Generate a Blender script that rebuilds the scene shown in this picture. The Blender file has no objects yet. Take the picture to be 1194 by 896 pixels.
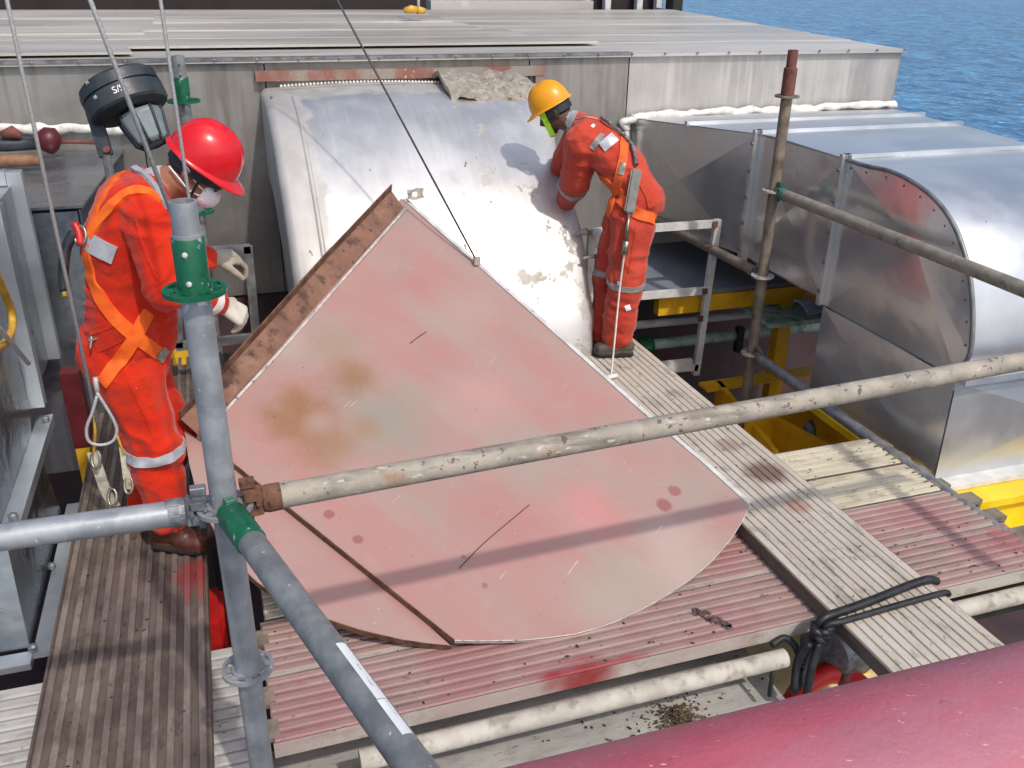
import bpy, bmesh, math, random
from mathutils import Vector, Matrix, noise
from mathutils.bvhtree import BVHTree
random.seed(7)
sc = bpy.context.scene
col = sc.collection
V = Vector

# ------------------------------------------------------------------ camera
FPX, PW, PH = 1060.0, 1194.0, 896.0
CAM = V((0, 0, 2.1))
_p, _r, _a = math.radians(25), math.radians(-0.9), math.radians(18)
_M = Matrix.Rotation(-_a, 3, 'Z')
FW = _M @ V((0, math.cos(_p), -math.sin(_p)))
_up0 = _M @ V((0, math.sin(_p), math.cos(_p)))
_rt0 = _M @ V((1, 0, 0))
RT = _rt0 * math.cos(_r) - _up0 * math.sin(_r)
UP = _up0 * math.cos(_r) + _rt0 * math.sin(_r)
FH = V((FW.x, FW.y, 0)).normalized()          # horizontal view direction
RH = V((FH.y, -FH.x, 0))                      # horizontal right of the view
cd = bpy.data.cameras.new("camera")
cam = bpy.data.objects.new("camera", cd)
col.objects.link(cam)
cam.matrix_world = Matrix(((RT.x, UP.x, -FW.x, CAM.x), (RT.y, UP.y, -FW.y, CAM.y), (RT.z, UP.z, -FW.z, CAM.z), (0, 0, 0, 1)))
cd.sensor_width = 36.0
cd.lens = 36.0 * FPX / PW
cd.clip_end = 20000
cd.clip_start = 0.05
sc.camera = cam

# ------------------------------------------------------------------ world, sun, exposure
SUN = V((0.22, -0.80, 1.0)).normalized()
w = bpy.data.worlds.new("World")
sc.world = w
w.use_nodes = True
nt = w.node_tree
bgn = nt.nodes["Background"]
sky = nt.nodes.new("ShaderNodeTexSky")
sky.sky_type = 'NISHITA'
sky.sun_disc = False
sky.sun_elevation = math.asin(SUN.z)
sky.sun_rotation = math.atan2(SUN.x, SUN.y)
sky.air_density = 1.0
sky.dust_density = 3.0
nt.links.new(sky.outputs[0], bgn.inputs[0])
bgn.inputs[1].default_value = 0.15
ld = bpy.data.lights.new("sun", 'SUN')
ld.energy = 2.0
ld.angle = math.radians(1.4)
ld.color = (1.0, 0.95, 0.88)
lo = bpy.data.objects.new("sun", ld)
col.objects.link(lo)
lo.rotation_euler = SUN.to_track_quat('Z', 'Y').to_euler()
lo.location = (2, -8, 10)
sc.view_settings.view_transform = 'Standard'
sc.view_settings.look = 'None'
sc.view_settings.exposure = 0.27
sc.view_settings.gamma = 1.0

# ------------------------------------------------------------------ pixel to place helpers (layout of the photograph)
def ray(px, py): return FW + RT * ((px - PW / 2) / FPX) - UP * ((py - PH / 2) / FPX)
def onz(px, py, z): d = ray(px, py); return CAM + d * ((z - CAM.z) / d.z)
def ony(px, py, y): d = ray(px, py); return CAM + d * ((y - CAM.y) / d.y)
def onx(px, py, x): d = ray(px, py); return CAM + d * ((x - CAM.x) / d.x)
def onpl(px, py, p, n): d = ray(px, py); return CAM + d * ((p - CAM).dot(n) / d.dot(n))
def onfig(px, py, base, off=0.0): return onpl(px, py, V(base) + FH * off, FH)

# ------------------------------------------------------------------ object helpers
def tag(o, label=None, cat=None, group=None, kind=None):
    if label: o['label'] = label
    if cat: o['category'] = cat
    if group: o['group'] = group
    if kind: o['kind'] = kind
    return o
def thing(name, label, cat, loc=(0, 0, 0), group=None):
    o = bpy.data.objects.new(name, None)
    o.empty_display_size = 0.1
    col.objects.link(o)
    o.location = loc
    return tag(o, label, cat, group)
def obj(name, bm, mats, parent=None, smooth=False, angle=None):
    if isinstance(bm, bpy.types.Mesh):
        me = bm
    else:
        bmesh.ops.recalc_face_normals(bm, faces=bm.faces)
        me = bpy.data.meshes.new(name)
        bm.to_mesh(me)
        bm.free()
    if not isinstance(mats, (list, tuple)): mats = [mats]
    if not len(me.materials):
        for m in mats: me.materials.append(m)
    if smooth:
        for p in me.polygons: p.use_smooth = True
        if angle: me.set_sharp_from_angle(angle=math.radians(angle))
    o = bpy.data.objects.new(name, me)
    col.objects.link(o)
    attach(o, parent)
    return o
def world_loc(o):
    l = V(o.location)
    if o.parent: l = l + (world_loc(o.parent) if not o.get('_rel') else V())
    return l
def attach(o, parent):
    if parent is None: return
    o.parent = parent
    r = parent
    while r.parent: r = r.parent
    if parent.type == 'EMPTY': o.matrix_parent_inverse = Matrix.Translation(-V(parent.location))
def B(): return bmesh.new()
def box(bm, a, b):
    a, b = V(a), V(b)
    return obox(bm, (a + b) / 2, V((1, 0, 0)), V((0, 1, 0)), V((0, 0, 1)), (b - a) / 2)
def obox(bm, c, ax, ay, az, h):
    vs = []
    for sx in (-1, 1):
        for sy in (-1, 1):
            for sz in (-1, 1):
                vs.append(bm.verts.new(c + ax * (sx * h[0]) + ay * (sy * h[1]) + az * (sz * h[2])))
    for f in ((0, 1, 3, 2), (4, 6, 7, 5), (0, 4, 5, 1), (2, 3, 7, 6), (0, 2, 6, 4), (1, 5, 7, 3)):
        bm.faces.new([vs[i] for i in f])
    return vs
def bar(bm, p0, p1, w, t, up=V((0, 0, 1))):
    p0, p1 = V(p0), V(p1)
    d = p1 - p0
    L = d.length
    d.normalize()
    s = d.cross(up)
    if s.length < 1e-4: s = d.cross(V((0, 1, 0)))
    s.normalize()
    u = s.cross(d)
    obox(bm, (p0 + p1) / 2, d, s, u, (L / 2, w / 2, t / 2))
def frame_of(d):
    d = d.normalized()
    a = V((0, 0, 1)) if abs(d.z) < 0.9 else V((1, 0, 0))
    s = d.cross(a).normalized()
    return s, s.cross(d).normalized()
def tube(bm, pts, r, seg=16, cap=True, closed=False):
    pts = [V(p) for p in pts]
    n = len(pts)
    rs = r if isinstance(r, (list, tuple)) else [r] * n
    rings = []
    s = None
    for i, p in enumerate(pts):
        if closed: d = pts[(i + 1) % n] - pts[i - 1]
        else: d = pts[min(i + 1, n - 1)] - pts[max(i - 1, 0)]
        d.normalize()
        if s is None: s, u = frame_of(d)
        else:
            s = (s - d * s.dot(d)).normalized()
            u = s.cross(d).normalized()
        rings.append([bm.verts.new(p + (s * math.cos(2 * math.pi * k / seg) + u * math.sin(2 * math.pi * k / seg)) * rs[i]) for k in range(seg)])
    m = n if closed else n - 1
    for i in range(m):
        A, C = rings[i], rings[(i + 1) % n]
        for k in range(seg): bm.faces.new((A[k], A[(k + 1) % seg], C[(k + 1) % seg], C[k]))
    if cap and not closed:
        bm.faces.new(rings[0]); bm.faces.new(rings[-1])
def lathe(bm, prof, c, ax, seg=32, cap=True):
    ax = V(ax).normalized()
    s, u = frame_of(ax)
    rings = []
    for r, h in prof:
        rings.append([bm.verts.new(V(c) + ax * h + (s * math.cos(2 * math.pi * k / seg) + u * math.sin(2 * math.pi * k / seg)) * max(r, 1e-4)) for k in range(seg)])
    for A, C in zip(rings, rings[1:]):
        for k in range(seg): bm.faces.new((A[k], A[(k + 1) % seg], C[(k + 1) % seg], C[k]))
    if cap:
        bm.faces.new(rings[0]); bm.faces.new(rings[-1])
def prism(bm, pts, off):
    off = V(off)
    a = [bm.verts.new(V(p)) for p in pts]
    b = [bm.verts.new(V(p) + off) for p in pts]
    bm.faces.new(a)
    bm.faces.new(b[::-1])
    n = len(a)
    for i in range(n): bm.faces.new((a[i], a[(i + 1) % n], b[(i + 1) % n], b[i]))
def smoothpts(pts, n=8, closed=False):
    P = [V(p) for p in pts]
    out = []
    N = len(P)
    for i in range(N if closed else N - 1):
        p0 = P[(i - 1) % N] if closed or i > 0 else P[0] * 2 - P[1]
        p1, p2 = P[i], P[(i + 1) % N]
        p3 = P[(i + 2) % N] if closed or i + 2 < N else P[-1] * 2 - P[-2]
        for k in range(n):
            t = k / n
            out.append(0.5 * ((2 * p1) + (p2 - p0) * t + (2 * p0 - 5 * p1 + 4 * p2 - p3) * t * t + (3 * p1 - p0 - 3 * p2 + p3) * t ** 3))
    if not closed: out.append(P[-1])
    return out

# ------------------------------------------------------------------ material helper
def rgb(h):
    h = h.lstrip('#')
    c = [int(h[i:i + 2], 16) / 255 for i in (0, 2, 4)]
    return tuple((x / 12.92 if x <= 0.04045 else ((x + 0.055) / 1.055) ** 2.4) for x in c) + (1,)
class Mt:
    """a procedural material put together from noise layers, spots and lines in world space"""
    def __init__(s, name):
        s.m = bpy.data.materials.new(name)
        s.m.use_nodes = True
        s.t = s.m.node_tree
        s.b = s.t.nodes["Principled BSDF"]
        s.g = s.t.nodes.new("ShaderNodeNewGeometry")
        s.pos = s.g.outputs['Position']
    def N(s, k): return s.t.nodes.new(k)
    def L(s, a, b): s.t.links.new(a, b)
    def math(s, op, a, b=None, c=None, clamp=False):
        n = s.N("ShaderNodeMath"); n.operation = op; n.use_clamp = clamp
        for i, x in enumerate((a, b, c)):
            if x is None: continue
            if isinstance(x, (int, float)): n.inputs[i].default_value = x
            else: s.L(x, n.inputs[i])
        return n.outputs[0]
    def smooth(s, val, lo, hi, a=0.0, b=1.0):
        n = s.N("ShaderNodeMapRange"); n.interpolation_type = 'SMOOTHSTEP'
        s.L(val, n.inputs[0])
        for i, x in zip((1, 2, 3, 4), (lo, hi, a, b)): n.inputs[i].default_value = x
        return n.outputs[0]
    def coord(s, stretch=(1, 1, 1), rot=(0, 0, 0), offset=(0, 0, 0)):
        src = s.pos
        if any(rot):                                         # turn first, stretch afterwards
            q = s.N("ShaderNodeMapping")
            s.L(src, q.inputs[0])
            q.inputs['Rotation'].default_value = rot
            src = q.outputs[0]
        n = s.N("ShaderNodeMapping")
        s.L(src, n.inputs[0])
        n.inputs['Scale'].default_value = stretch
        n.inputs['Location'].default_value = offset
        return n.outputs[0]
    def noise(s, scale, detail=5, stretch=None, rot=(0, 0, 0), offset=(0, 0, 0), rough=0.6, dist=0.0):
        n = s.N("ShaderNodeTexNoise")
        n.inputs['Scale'].default_value = scale
        n.inputs['Detail'].default_value = detail
        n.inputs['Roughness'].default_value = rough
        n.inputs['Distortion'].default_value = dist
        s.L(s.coord(stretch or (1, 1, 1), rot, offset), n.inputs['Vector'])
        return n.outputs[0]
    def voronoi(s, scale, stretch=(1, 1, 1), rot=(0, 0, 0)):
        n = s.N("ShaderNodeTexVoronoi")
        n.inputs['Scale'].default_value = scale
        s.L(s.coord(stretch, rot), n.inputs['Vector'])
        return n.outputs[0]
    def mix(s, f, a, b):
        n = s.N("ShaderNodeMix"); n.data_type = 'RGBA'
        for x, i in ((f, 0), (a, 6), (b, 7)):
            if isinstance(x, (int, float)): n.inputs[i].default_value = x
            elif isinstance(x, tuple): n.inputs[i].default_value = x
            else: s.L(x, n.inputs[i])
        return n.outputs[2]
    def fmix(s, f, a, b):
        n = s.N("ShaderNodeMix"); n.data_type = 'FLOAT'
        for x, i in ((f, 0), (a, 2), (b, 3)):
            if isinstance(x, (int, float)): n.inputs[i].default_value = x
            else: s.L(x, n.inputs[i])
        return n.outputs[0]
    def spot(s, c, r, edge=0.5, ns=12, na=0.3, stretch=(1, 1, 1)):
        n = s.N("ShaderNodeVectorMath"); n.operation = 'SUBTRACT'
        s.L(s.pos, n.inputs[0]); n.inputs[1].default_value = V(c)
        k = s.N("ShaderNodeVectorMath"); k.operation = 'MULTIPLY'
        s.L(n.outputs[0], k.inputs[0]); k.inputs[1].default_value = stretch
        l = s.N("ShaderNodeVectorMath"); l.operation = 'LENGTH'
        s.L(k.outputs[0], l.inputs[0])
        d = l.outputs['Value']
        if na:
            d = s.math('ADD', d, s.math('MULTIPLY', s.math('SUBTRACT', s.noise(ns, 4), 0.5), na * 2 * r))
        return s.smooth(d, r * (1 - edge), r * (1 + edge * 0.3), 1.0, 0.0)
    def sep(s):
        n = s.N("ShaderNodeSeparateXYZ"); s.L(s.pos, n.inputs[0]); return n.outputs
    def done(s, colr, rough=0.5, metal=0.0, bump=None, bdist=0.01, bstr=0.3, spec=None):
        for x, k in ((colr, 'Base Color'), (rough, 'Roughness'), (metal, 'Metallic')):
            if isinstance(x, (int, float, tuple)): s.b.inputs[k].default_value = x
            else: s.L(x, s.b.inputs[k])
        if spec is not None: s.b.inputs['Specular IOR Level'].default_value = spec
        if bump is not None:
            n = s.N("ShaderNodeBump")
            n.inputs['Strength'].default_value = bstr
            n.inputs['Distance'].default_value = bdist
            s.L(bump, n.inputs['Height'])
            s.L(n.outputs[0], s.b.inputs['Normal'])
        return s.m
def simple(name, c1, c2, scale=8, rough=0.5, metal=0.0, layers=(), bump=None, bstr=0.25, bdist=0.004, stretch=None, rvar=0.12, spec=None):
    k = Mt(name)
    n = k.noise(scale, 6, stretch)
    f = k.smooth(n, 0.33, 0.67)
    c = k.mix(f, rgb(c1), rgb(c2))
    ro = k.fmix(f, rough - rvar, rough + rvar)
    me = metal
    for (lc, ls, lo_, hi_, lst, lrough, lmetal, amt) in layers:
        m = k.smooth(k.noise(ls, 7, lst, offset=(ls, 3.1, lo_ * 9)), lo_, hi_, 0.0, amt)
        c = k.mix(m, c, rgb(lc))
        if lrough is not None: ro = k.fmix(m, ro, lrough)
        if lmetal is not None: me = k.fmix(m, me, lmetal)
    bp = k.noise(bump, 5, stretch) if bump else None
    return k.done(c, ro, me, bp, bdist, bstr, spec)
def lay(c, scale, lo_, hi_, stretch=None, rough=None, metal=None, amt=1.0): return (c, scale, lo_, hi_, stretch, rough, metal, amt)

M = {}
M['galv'] = simple('galvanised_tube', '#93979a', '#a9adaf', 14, 0.45, 0.45, [lay('#6d7072', 12, .54, .72, (1, 1, .4), .6, .3, .5), lay('#c6c2b8', 50, .64, .68, None, .8, 0., .8), lay('#7a5a44', 30, .70, .74, None, .8, 0., .6)], 60, .15)
M['galv_dull'] = simple('dull_grey_tube', '#7a7c7c', '#949695', 18, 0.55, 0.45, [lay('#5a5854', 16, .52, .72, (.6, .6, 1), .75, .1, .6), lay('#c9c5bb', 55, .66, .70, None, .9, 0., .8)], 70, .2)
M['rusty_tube'] = simple('paint_spattered_tube', '#8a8377', '#a89f91', 11, 0.7, 0.05, [lay('#8a5f3c', 5, .56, .72, None, .85, 0., .75), lay('#6b6459', 14, .54, .68, (.3, 1.4, 1.4), .8, 0., .75), lay('#c9c3b7', 34, .62, .68, (.5, 1.3, 1.3), .8, 0., .7), lay('#4a4139', 38, .60, .64, None, .8, 0., .8)], 60, .35)
M['white_tube'] = simple('chalky_white_tube', '#a39c90', '#bdb6aa', 12, 0.75, 0.0, [lay('#80766a', 16, .50, .68, None, .8, 0., .75), lay('#b98d88', 7, .6, .75, None, .8, 0., .5), lay('#6a6158', 60, .68, .74, None, .8, 0., .7)], 70, .35)
M['brown_tube'] = simple('weathered_brown_tube', '#6f6558', '#8d8170', 15, 0.65, 0.2, [lay('#5a3b2a', 14, .55, .7, None, .85, 0., .7), lay('#b5aa98', 50, .66, .72, None, .8, 0., .7)], 60, .3)
M['tan_tube'] = simple('tan_grey_tube', '#827b6c', '#979081', 14, .6, .15, [lay('#5f584c', 16, .52, .7, None, .75, .1, .7), lay('#b9b2a3', 50, .64, .69, None, .8, 0., .7)], 60, .25)
M['rust'] = simple('brown_rust', '#4e3326', '#7a5641', 22, 0.85, 0.05, [lay('#2f211b', 40, .55, .7, None, .9, 0., .8)], 70, .5)
M['red_rust'] = simple('red_primer_rust', '#5f352d', '#7a4a3f', 18, .75, 0.05, [lay('#4a2a24', 40, .55, .7, None, .9, 0., .8)], 70, .4)
M['green'] = simple('green_paint', '#0a4f35', '#105f42', 16, 0.42, 0.0, [lay('#083a28', 30, .56, .75, None, .5, 0., .7), lay('#9aa39c', 45, .63, .67, None, .6, .2, .9)], 50, .2)
M['green_worn'] = simple('worn_green_paint', '#2c5f4b', '#577f70', 18, 0.5, 0.1, [lay('#8a918d', 30, .56, .66, None, .6, .3, .9)], 50, .25)
M['green_pale'] = simple('chalky_green_paint', '#8fb0a2', '#b3c7bd', 10, .6, 0.0, [lay('#4d8a72', 12, .5, .62, None, .6, 0., .8)], 50, .2)
M['cast'] = simple('cast_grey_steel', '#6e7173', '#8e9294', 30, 0.5, 0.6, [lay('#3c3d3d', 40, .58, .72, None, .7, .2, .7)], 80, .35)
M['black_plastic'] = simple('dark_grey_plastic', '#24282c', '#33383d', 10, 0.5, 0.0, [lay('#4a4d4e', 30, .62, .8, None, .6, 0., .5)], 80, .15)
M['black_strap'] = simple('black_rubber', '#141416', '#26272b', 30, 0.55, 0.0, [], 90, .3)
M['steel_wire'] = simple('steel_wire', '#9a9894', '#bcb9b4', 200, 0.5, 0.2, [], 300, .4)
M['dark_wire'] = simple('dark_steel_wire', '#3a3a3a', '#5c5a58', 200, 0.5, 0.5, [], 300, .4)
M['white_paint'] = simple('white_paint_scuffed', '#b7b6b2', '#cfcecb', 12, 0.5, 0.0, [lay('#6e6a64', 40, .64, .72, None, .7, 0., .7), lay('#4a3a32', 22, .7, .75, None, .8, 0., .8)], 60, .2)
M['alu_frame'] = simple('dull_aluminium', '#6c6d6c', '#8b8d8c', 14, 0.5, 0.55, [lay('#4a4a48', 20, .6, .75, None, .7, .2, .7)], 60, .2)
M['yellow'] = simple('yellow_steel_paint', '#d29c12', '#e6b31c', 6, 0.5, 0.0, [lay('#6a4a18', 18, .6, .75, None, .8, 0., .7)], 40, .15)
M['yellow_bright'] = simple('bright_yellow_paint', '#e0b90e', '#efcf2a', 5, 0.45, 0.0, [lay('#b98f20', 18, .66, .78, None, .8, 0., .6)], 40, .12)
M['cream'] = simple('cream_paint', '#c9b98c', '#d9caa0', 4, 0.6, 0.0, [lay('#8f7c52', 12, .6, .75, None, .8, 0., .5)], 40, .12)
M['dark_floor'] = simple('dark_maroon_deck', '#33262a', '#4b393c', 3, 0.75, 0.0, [lay('#6b6663', 9, .66, .72, None, .8, 0., .7), lay('#5a2a2c', 2.5, .5, .7, None, .8, 0., .6)], 30, .3)
M['table_grey'] = simple('slate_grey_panel', '#6c727b', '#7a808a', 3, 0.6, 0.0, [lay('#2d3036', 12, .6, .75, None, .8, 0., .5)], 40, .15)
M['dark_struct'] = simple('grimy_dark_steel', '#232322', '#35332f', 6, 0.7, 0.2, [lay('#55504a', 14, .6, .75, None, .8, .1, .6)], 40, .3)
M['maroon'] = simple('maroon_paint', '#4d1218', '#641a20', 8, 0.55, 0.0, [lay('#2d0e10', 20, .6, .75, None, .7, 0., .6)], 40, .2)
M['red'] = simple('red_hose_rubber', '#a81414', '#c4211b', 8, 0.45, 0.0, [lay('#6a0f10', 20, .6, .75, None, .7, 0., .5)], 40, .2)
M['sealant'] = simple('white_sealant', '#c9c7c0', '#dcdad4', 25, 0.6, 0.0, [lay('#8f8a7f', 18, .52, .7, None, .8, 0., .5)], 45, .6, .008)
M['old_foil'] = simple('crumpled_old_foil', '#8b8275', '#aaa194', 25, 0.65, 0.15, [lay('#4e473f', 26, .58, .68, None, .8, 0., .8), lay('#d6d1c8', 40, .64, .72, None, .7, 0., .7)], 35, .7, .01)
M['cuff_white'] = simple('white_cloth', '#cfcac0', '#e2ddd4', 20, .85, 0, [lay('#8f887c', 14, .58, .75, None, .9, 0., .6)], 90, .3)
M['sticker'] = simple('white_sticker', '#d8dada', '#e6e8e8', 10, .4, 0, [lay('#a9aeb0', 60, .64, .7, None, .5, 0., .4)], None)
M['ink'] = simple('dark_print', '#30333a', '#4a4d55', 60, .6, 0)
M['smudge'] = simple('smudged_marker', '#4a3a3a', '#6a5452', 50, .8, 0)
M['faint_ink'] = simple('faint_print', '#7d828a', '#9a9ea4', 60, .6, 0)
M['yellow_hose'] = simple('yellow_hose', '#b88f2e', '#cfa646', 20, .5, 0, [], 50, .2)
M['blue_cloth'] = simple('blue_rag', '#b4c8ee', '#c6d6f4', 10, .85, 0, [], 60, .4)
M['plastic_clear'] = simple('pale_webbing', '#b9b39c', '#d2ccb8', 40, .8, 0, [lay('#8c6a45', 14, .58, .7, None, .9, 0., .7)], 120, .4)
M['white_print'] = simple('white_print', '#d9dcdc', '#e9ebeb', 30, .6, 0)
M['tool_wood'] = simple('brown_tool_handle', '#6a4a36', '#8a6448', 20, .6, 0, [], 50, .2)
M['chip_dark'] = simple('dark_debris', '#1e1a17', '#3a332d', 60, .9, 0)
M['chip_tan'] = simple('tan_debris', '#3f3226', '#6e5a42', 60, .9, 0)
M['window_dark'] = simple('dark_window', '#120d10', '#1c1518', 2, .25, 0)
M['building_dark'] = simple('dark_maroon_cladding', '#1c1214', '#2a1a1c', 2, .6, 0)

def metal_sheet(name, c1, c2, rough, metal, dull=None, dullrange=(.55, .7), dscale=3.0, streak=None, bstr=.05, bscale=3.5, scr=True):
    k = Mt(name)
    n = k.noise(2.2, 5)
    f = k.smooth(n, .35, .65)
    c = k.mix(f, rgb(c1), rgb(c2))
    ro = k.fmix(f, rough * .8, rough * 1.25)
    me = metal
    if streak:
        m = k.smooth(k.noise(11, 7, (1.6, 1.6, .10)), .44, .74, 0, .6)
        c = k.mix(m, c, rgb(streak)); ro = k.fmix(m, ro, min(.9, rough + .2)); me = k.fmix(m, me, metal * .6)
    if dull:
        m = k.smooth(k.noise(dscale, 8, rough=.7), *dullrange)
        c = k.mix(m, c, rgb(dull)); ro = k.fmix(m, ro, .72); me = k.fmix(m, me, .1)
    if scr:
        m = k.smooth(k.noise(70, 3, (1, 1, 1)), .72, .75, 0, .8)
        c = k.mix(m, c, rgb('#5b574f')); ro = k.fmix(m, ro, .8)
        m = k.smooth(k.noise(26, 6, (1, .25, 1.8), (0, .6, .4)), .70, .74, 0, .6)
        c = k.mix(m, c, rgb('#6a655c'))
    b = k.math('ADD', k.noise(bscale, 3), k.math('MULTIPLY', k.noise(90, 3), .02))
    return k.done(c, ro, me, b, .05, bstr)
M['duct_side'] = metal_sheet('cladding_sheet_shade_lifted', '#d2cfca', '#dedbd6', .22, .68, None, bstr=.16, bscale=2.2)  # paler than the top sheets: brightness put into the colour of the shaded side
M['duct_top'] = metal_sheet('cladding_sheet_bright', '#c2c4c6', '#d0d2d4', .36, .8, None, bstr=.08, bscale=2.2)
M['duct_left'] = metal_sheet('galvanised_duct_sheet', '#8b9197', '#a1a7ac', .26, .88, '#6a675f', (.6, .75), 5, bstr=.22)
M['duct_left_flange'] = metal_sheet('galvanised_flange', '#c0c6cb', '#d0d6da', .36, .8, '#78746c', (.62, .75), 9, bstr=.04)
M['wall_sheet'] = metal_sheet('stained_steel_wall', '#8a8783', '#9a9792', .45, .6, '#7a7064', (.52, .72), 1.5, '#6a6054', bstr=.05)
M['wall_sheet_pale'] = metal_sheet('pale_streaked_wall', '#a19e9a', '#b3b0ab', .5, .5, None, (.6, .75), 2.0, '#c6c3bf', bstr=.04)
M['roof_sheet'] = simple('weathered_roof_sheet', '#aaa69f', '#c1beb8', 1.2, .5, .3, [lay('#8f8a82', 2.2, .55, .75, (.25, 2, 1), .7, 0., .6), lay('#d8d4ca', 3, .6, .75, (1, 2, 1), .5, .2, .6), lay('#6a6156', 35, .70, .73, None, .8, 0., .6)], 40, .1, stretch=(.3, 2, 1))

def make_center_duct_mat():
    k = Mt('old_duct_cladding')
    f = k.smooth(k.noise(2.5, 5), .35, .65)
    c = k.mix(f, rgb('#c7c6c4'), rgb('#d4d3d1'))
    ro = k.fmix(f, .46, .54)
    me = .78
    x, y, z = k.sep()
    # chalky old coat along the left edge, near the wall, and in torn patches
    nn = lambda sc_, am, off: k.math('MULTIPLY', k.math('SUBTRACT', k.noise(sc_, 8, offset=off, rough=.7), .5), am)
    e = k.smooth(k.math('ADD', x, nn(6, .22, (0, 0, 0))), .50, .54, 1, 0)
    e2 = k.smooth(k.math('ADD', y, nn(4, .5, (1, 2, 0))), 5.62, 5.70)
    rr = k.smooth(k.math('ADD', x, nn(8, .5, (3, 1, 2))), 1.84, 1.88)
    p = k.smooth(k.noise(5.5, 9, rough=.72, offset=(1.2, .3, 4)), .59, .61)
    p = k.math('MULTIPLY', p, k.smooth(x, 1.25, 1.5))
    m = k.math('MAXIMUM', k.math('MAXIMUM', k.math('MULTIPLY', e, .55), k.math('MULTIPLY', e2, .65)), k.math('MAXIMUM', k.math('MULTIPLY', rr, .6), k.math('MULTIPLY', p, .85)))
    dul = k.mix(k.smooth(k.noise(9, 8, (1, .5, .5)), .35, .65), rgb('#b3ada4'), rgb('#979087'))
    c = k.mix(m, c, dul); ro = k.fmix(m, ro, .7); me = k.fmix(m, me, .2)
    st = k.smooth(k.noise(40, 3, (1, .06, .06)), .45, .7, -.02, .03)      # brushed grain down the sheet
    ro = k.math('ADD', ro, st)
    s = k.smooth(k.noise(26, 4, (1, .25, .6), (0, .5, .3)), .70, .72, 0, .85)
    c = k.mix(s, c, rgb('#45413b')); me = k.fmix(s, me, .1)
    s = k.smooth(k.noise(11, 9, (.7, 1.6, 1), rough=.75), .65, .69, 0, .3)
    c = k.mix(s, c, rgb('#8b867f')); me = k.fmix(s, me, .3)
    b = k.math('ADD', k.noise(2.2, 2), k.math('MULTIPLY', k.noise(60, 3), .02))
    return k.done(c, ro, me, b, .05, .12)
M['center_duct'] = make_center_duct_mat()

def plank_mat(name, c1, c2, dirt, axis, red=None, rough=.75, dirtlim=(.5, .68), patches=()):
    k = Mt(name)
    st = (.25, 1.5, 1.5) if axis == 'X' else (1.5, .25, 1.5)
    f = k.smooth(k.noise(7, 6, st), .35, .65)
    c = k.mix(f, rgb(c1), rgb(c2))
    m = k.smooth(k.noise(4.5, 8, (.6, 1.2, 1) if axis == 'X' else (1.2, .6, 1), rough=.68), *dirtlim, 0, .85)
    c = k.mix(m, c, rgb(dirt))
    m = k.smooth(k.noise(13, 10, (.5, 1.1, 1) if axis == 'X' else (1.1, .5, 1), rough=.75, offset=(3, 3, 3)), .535, .60, 0, .5)
    c = k.mix(m, c, rgb(dirt))
    m = k.smooth(k.noise(24, 8, (.5, 1.1, 1) if axis == 'X' else (1.1, .5, 1), rough=.7, offset=(8, 1, 3)), .62, .66, 0, .6)
    c = k.mix(m, c, rgb('#3d342d'))
    if red:
        m = k.smooth(k.noise(2.6, 5, offset=(7, 2, 1)), .45, .62, 0, .7)
        c = k.mix(m, c, rgb(red))
    for (pc, pr, pcol, amt) in patches:
        m = k.math('MULTIPLY', k.spot(pc, pr, .6, 9, .35), amt)
        c = k.mix(m, c, rgb(pcol))
    m = k.smooth(k.noise(60, 4, (.5, 1.4, 1) if axis == 'X' else (1.4, .5, 1)), .68, .72, 0, .9)
    c = k.mix(m, c, rgb('#2c2722'))
    m = k.smooth(k.noise(90, 3, offset=(4, 4, 4)), .74, .77, 0, .8)
    c = k.mix(m, c, rgb('#d5d0c6'))
    return k.done(c, rough, .05, k.noise(80, 5, st), .004, .35)

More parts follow.
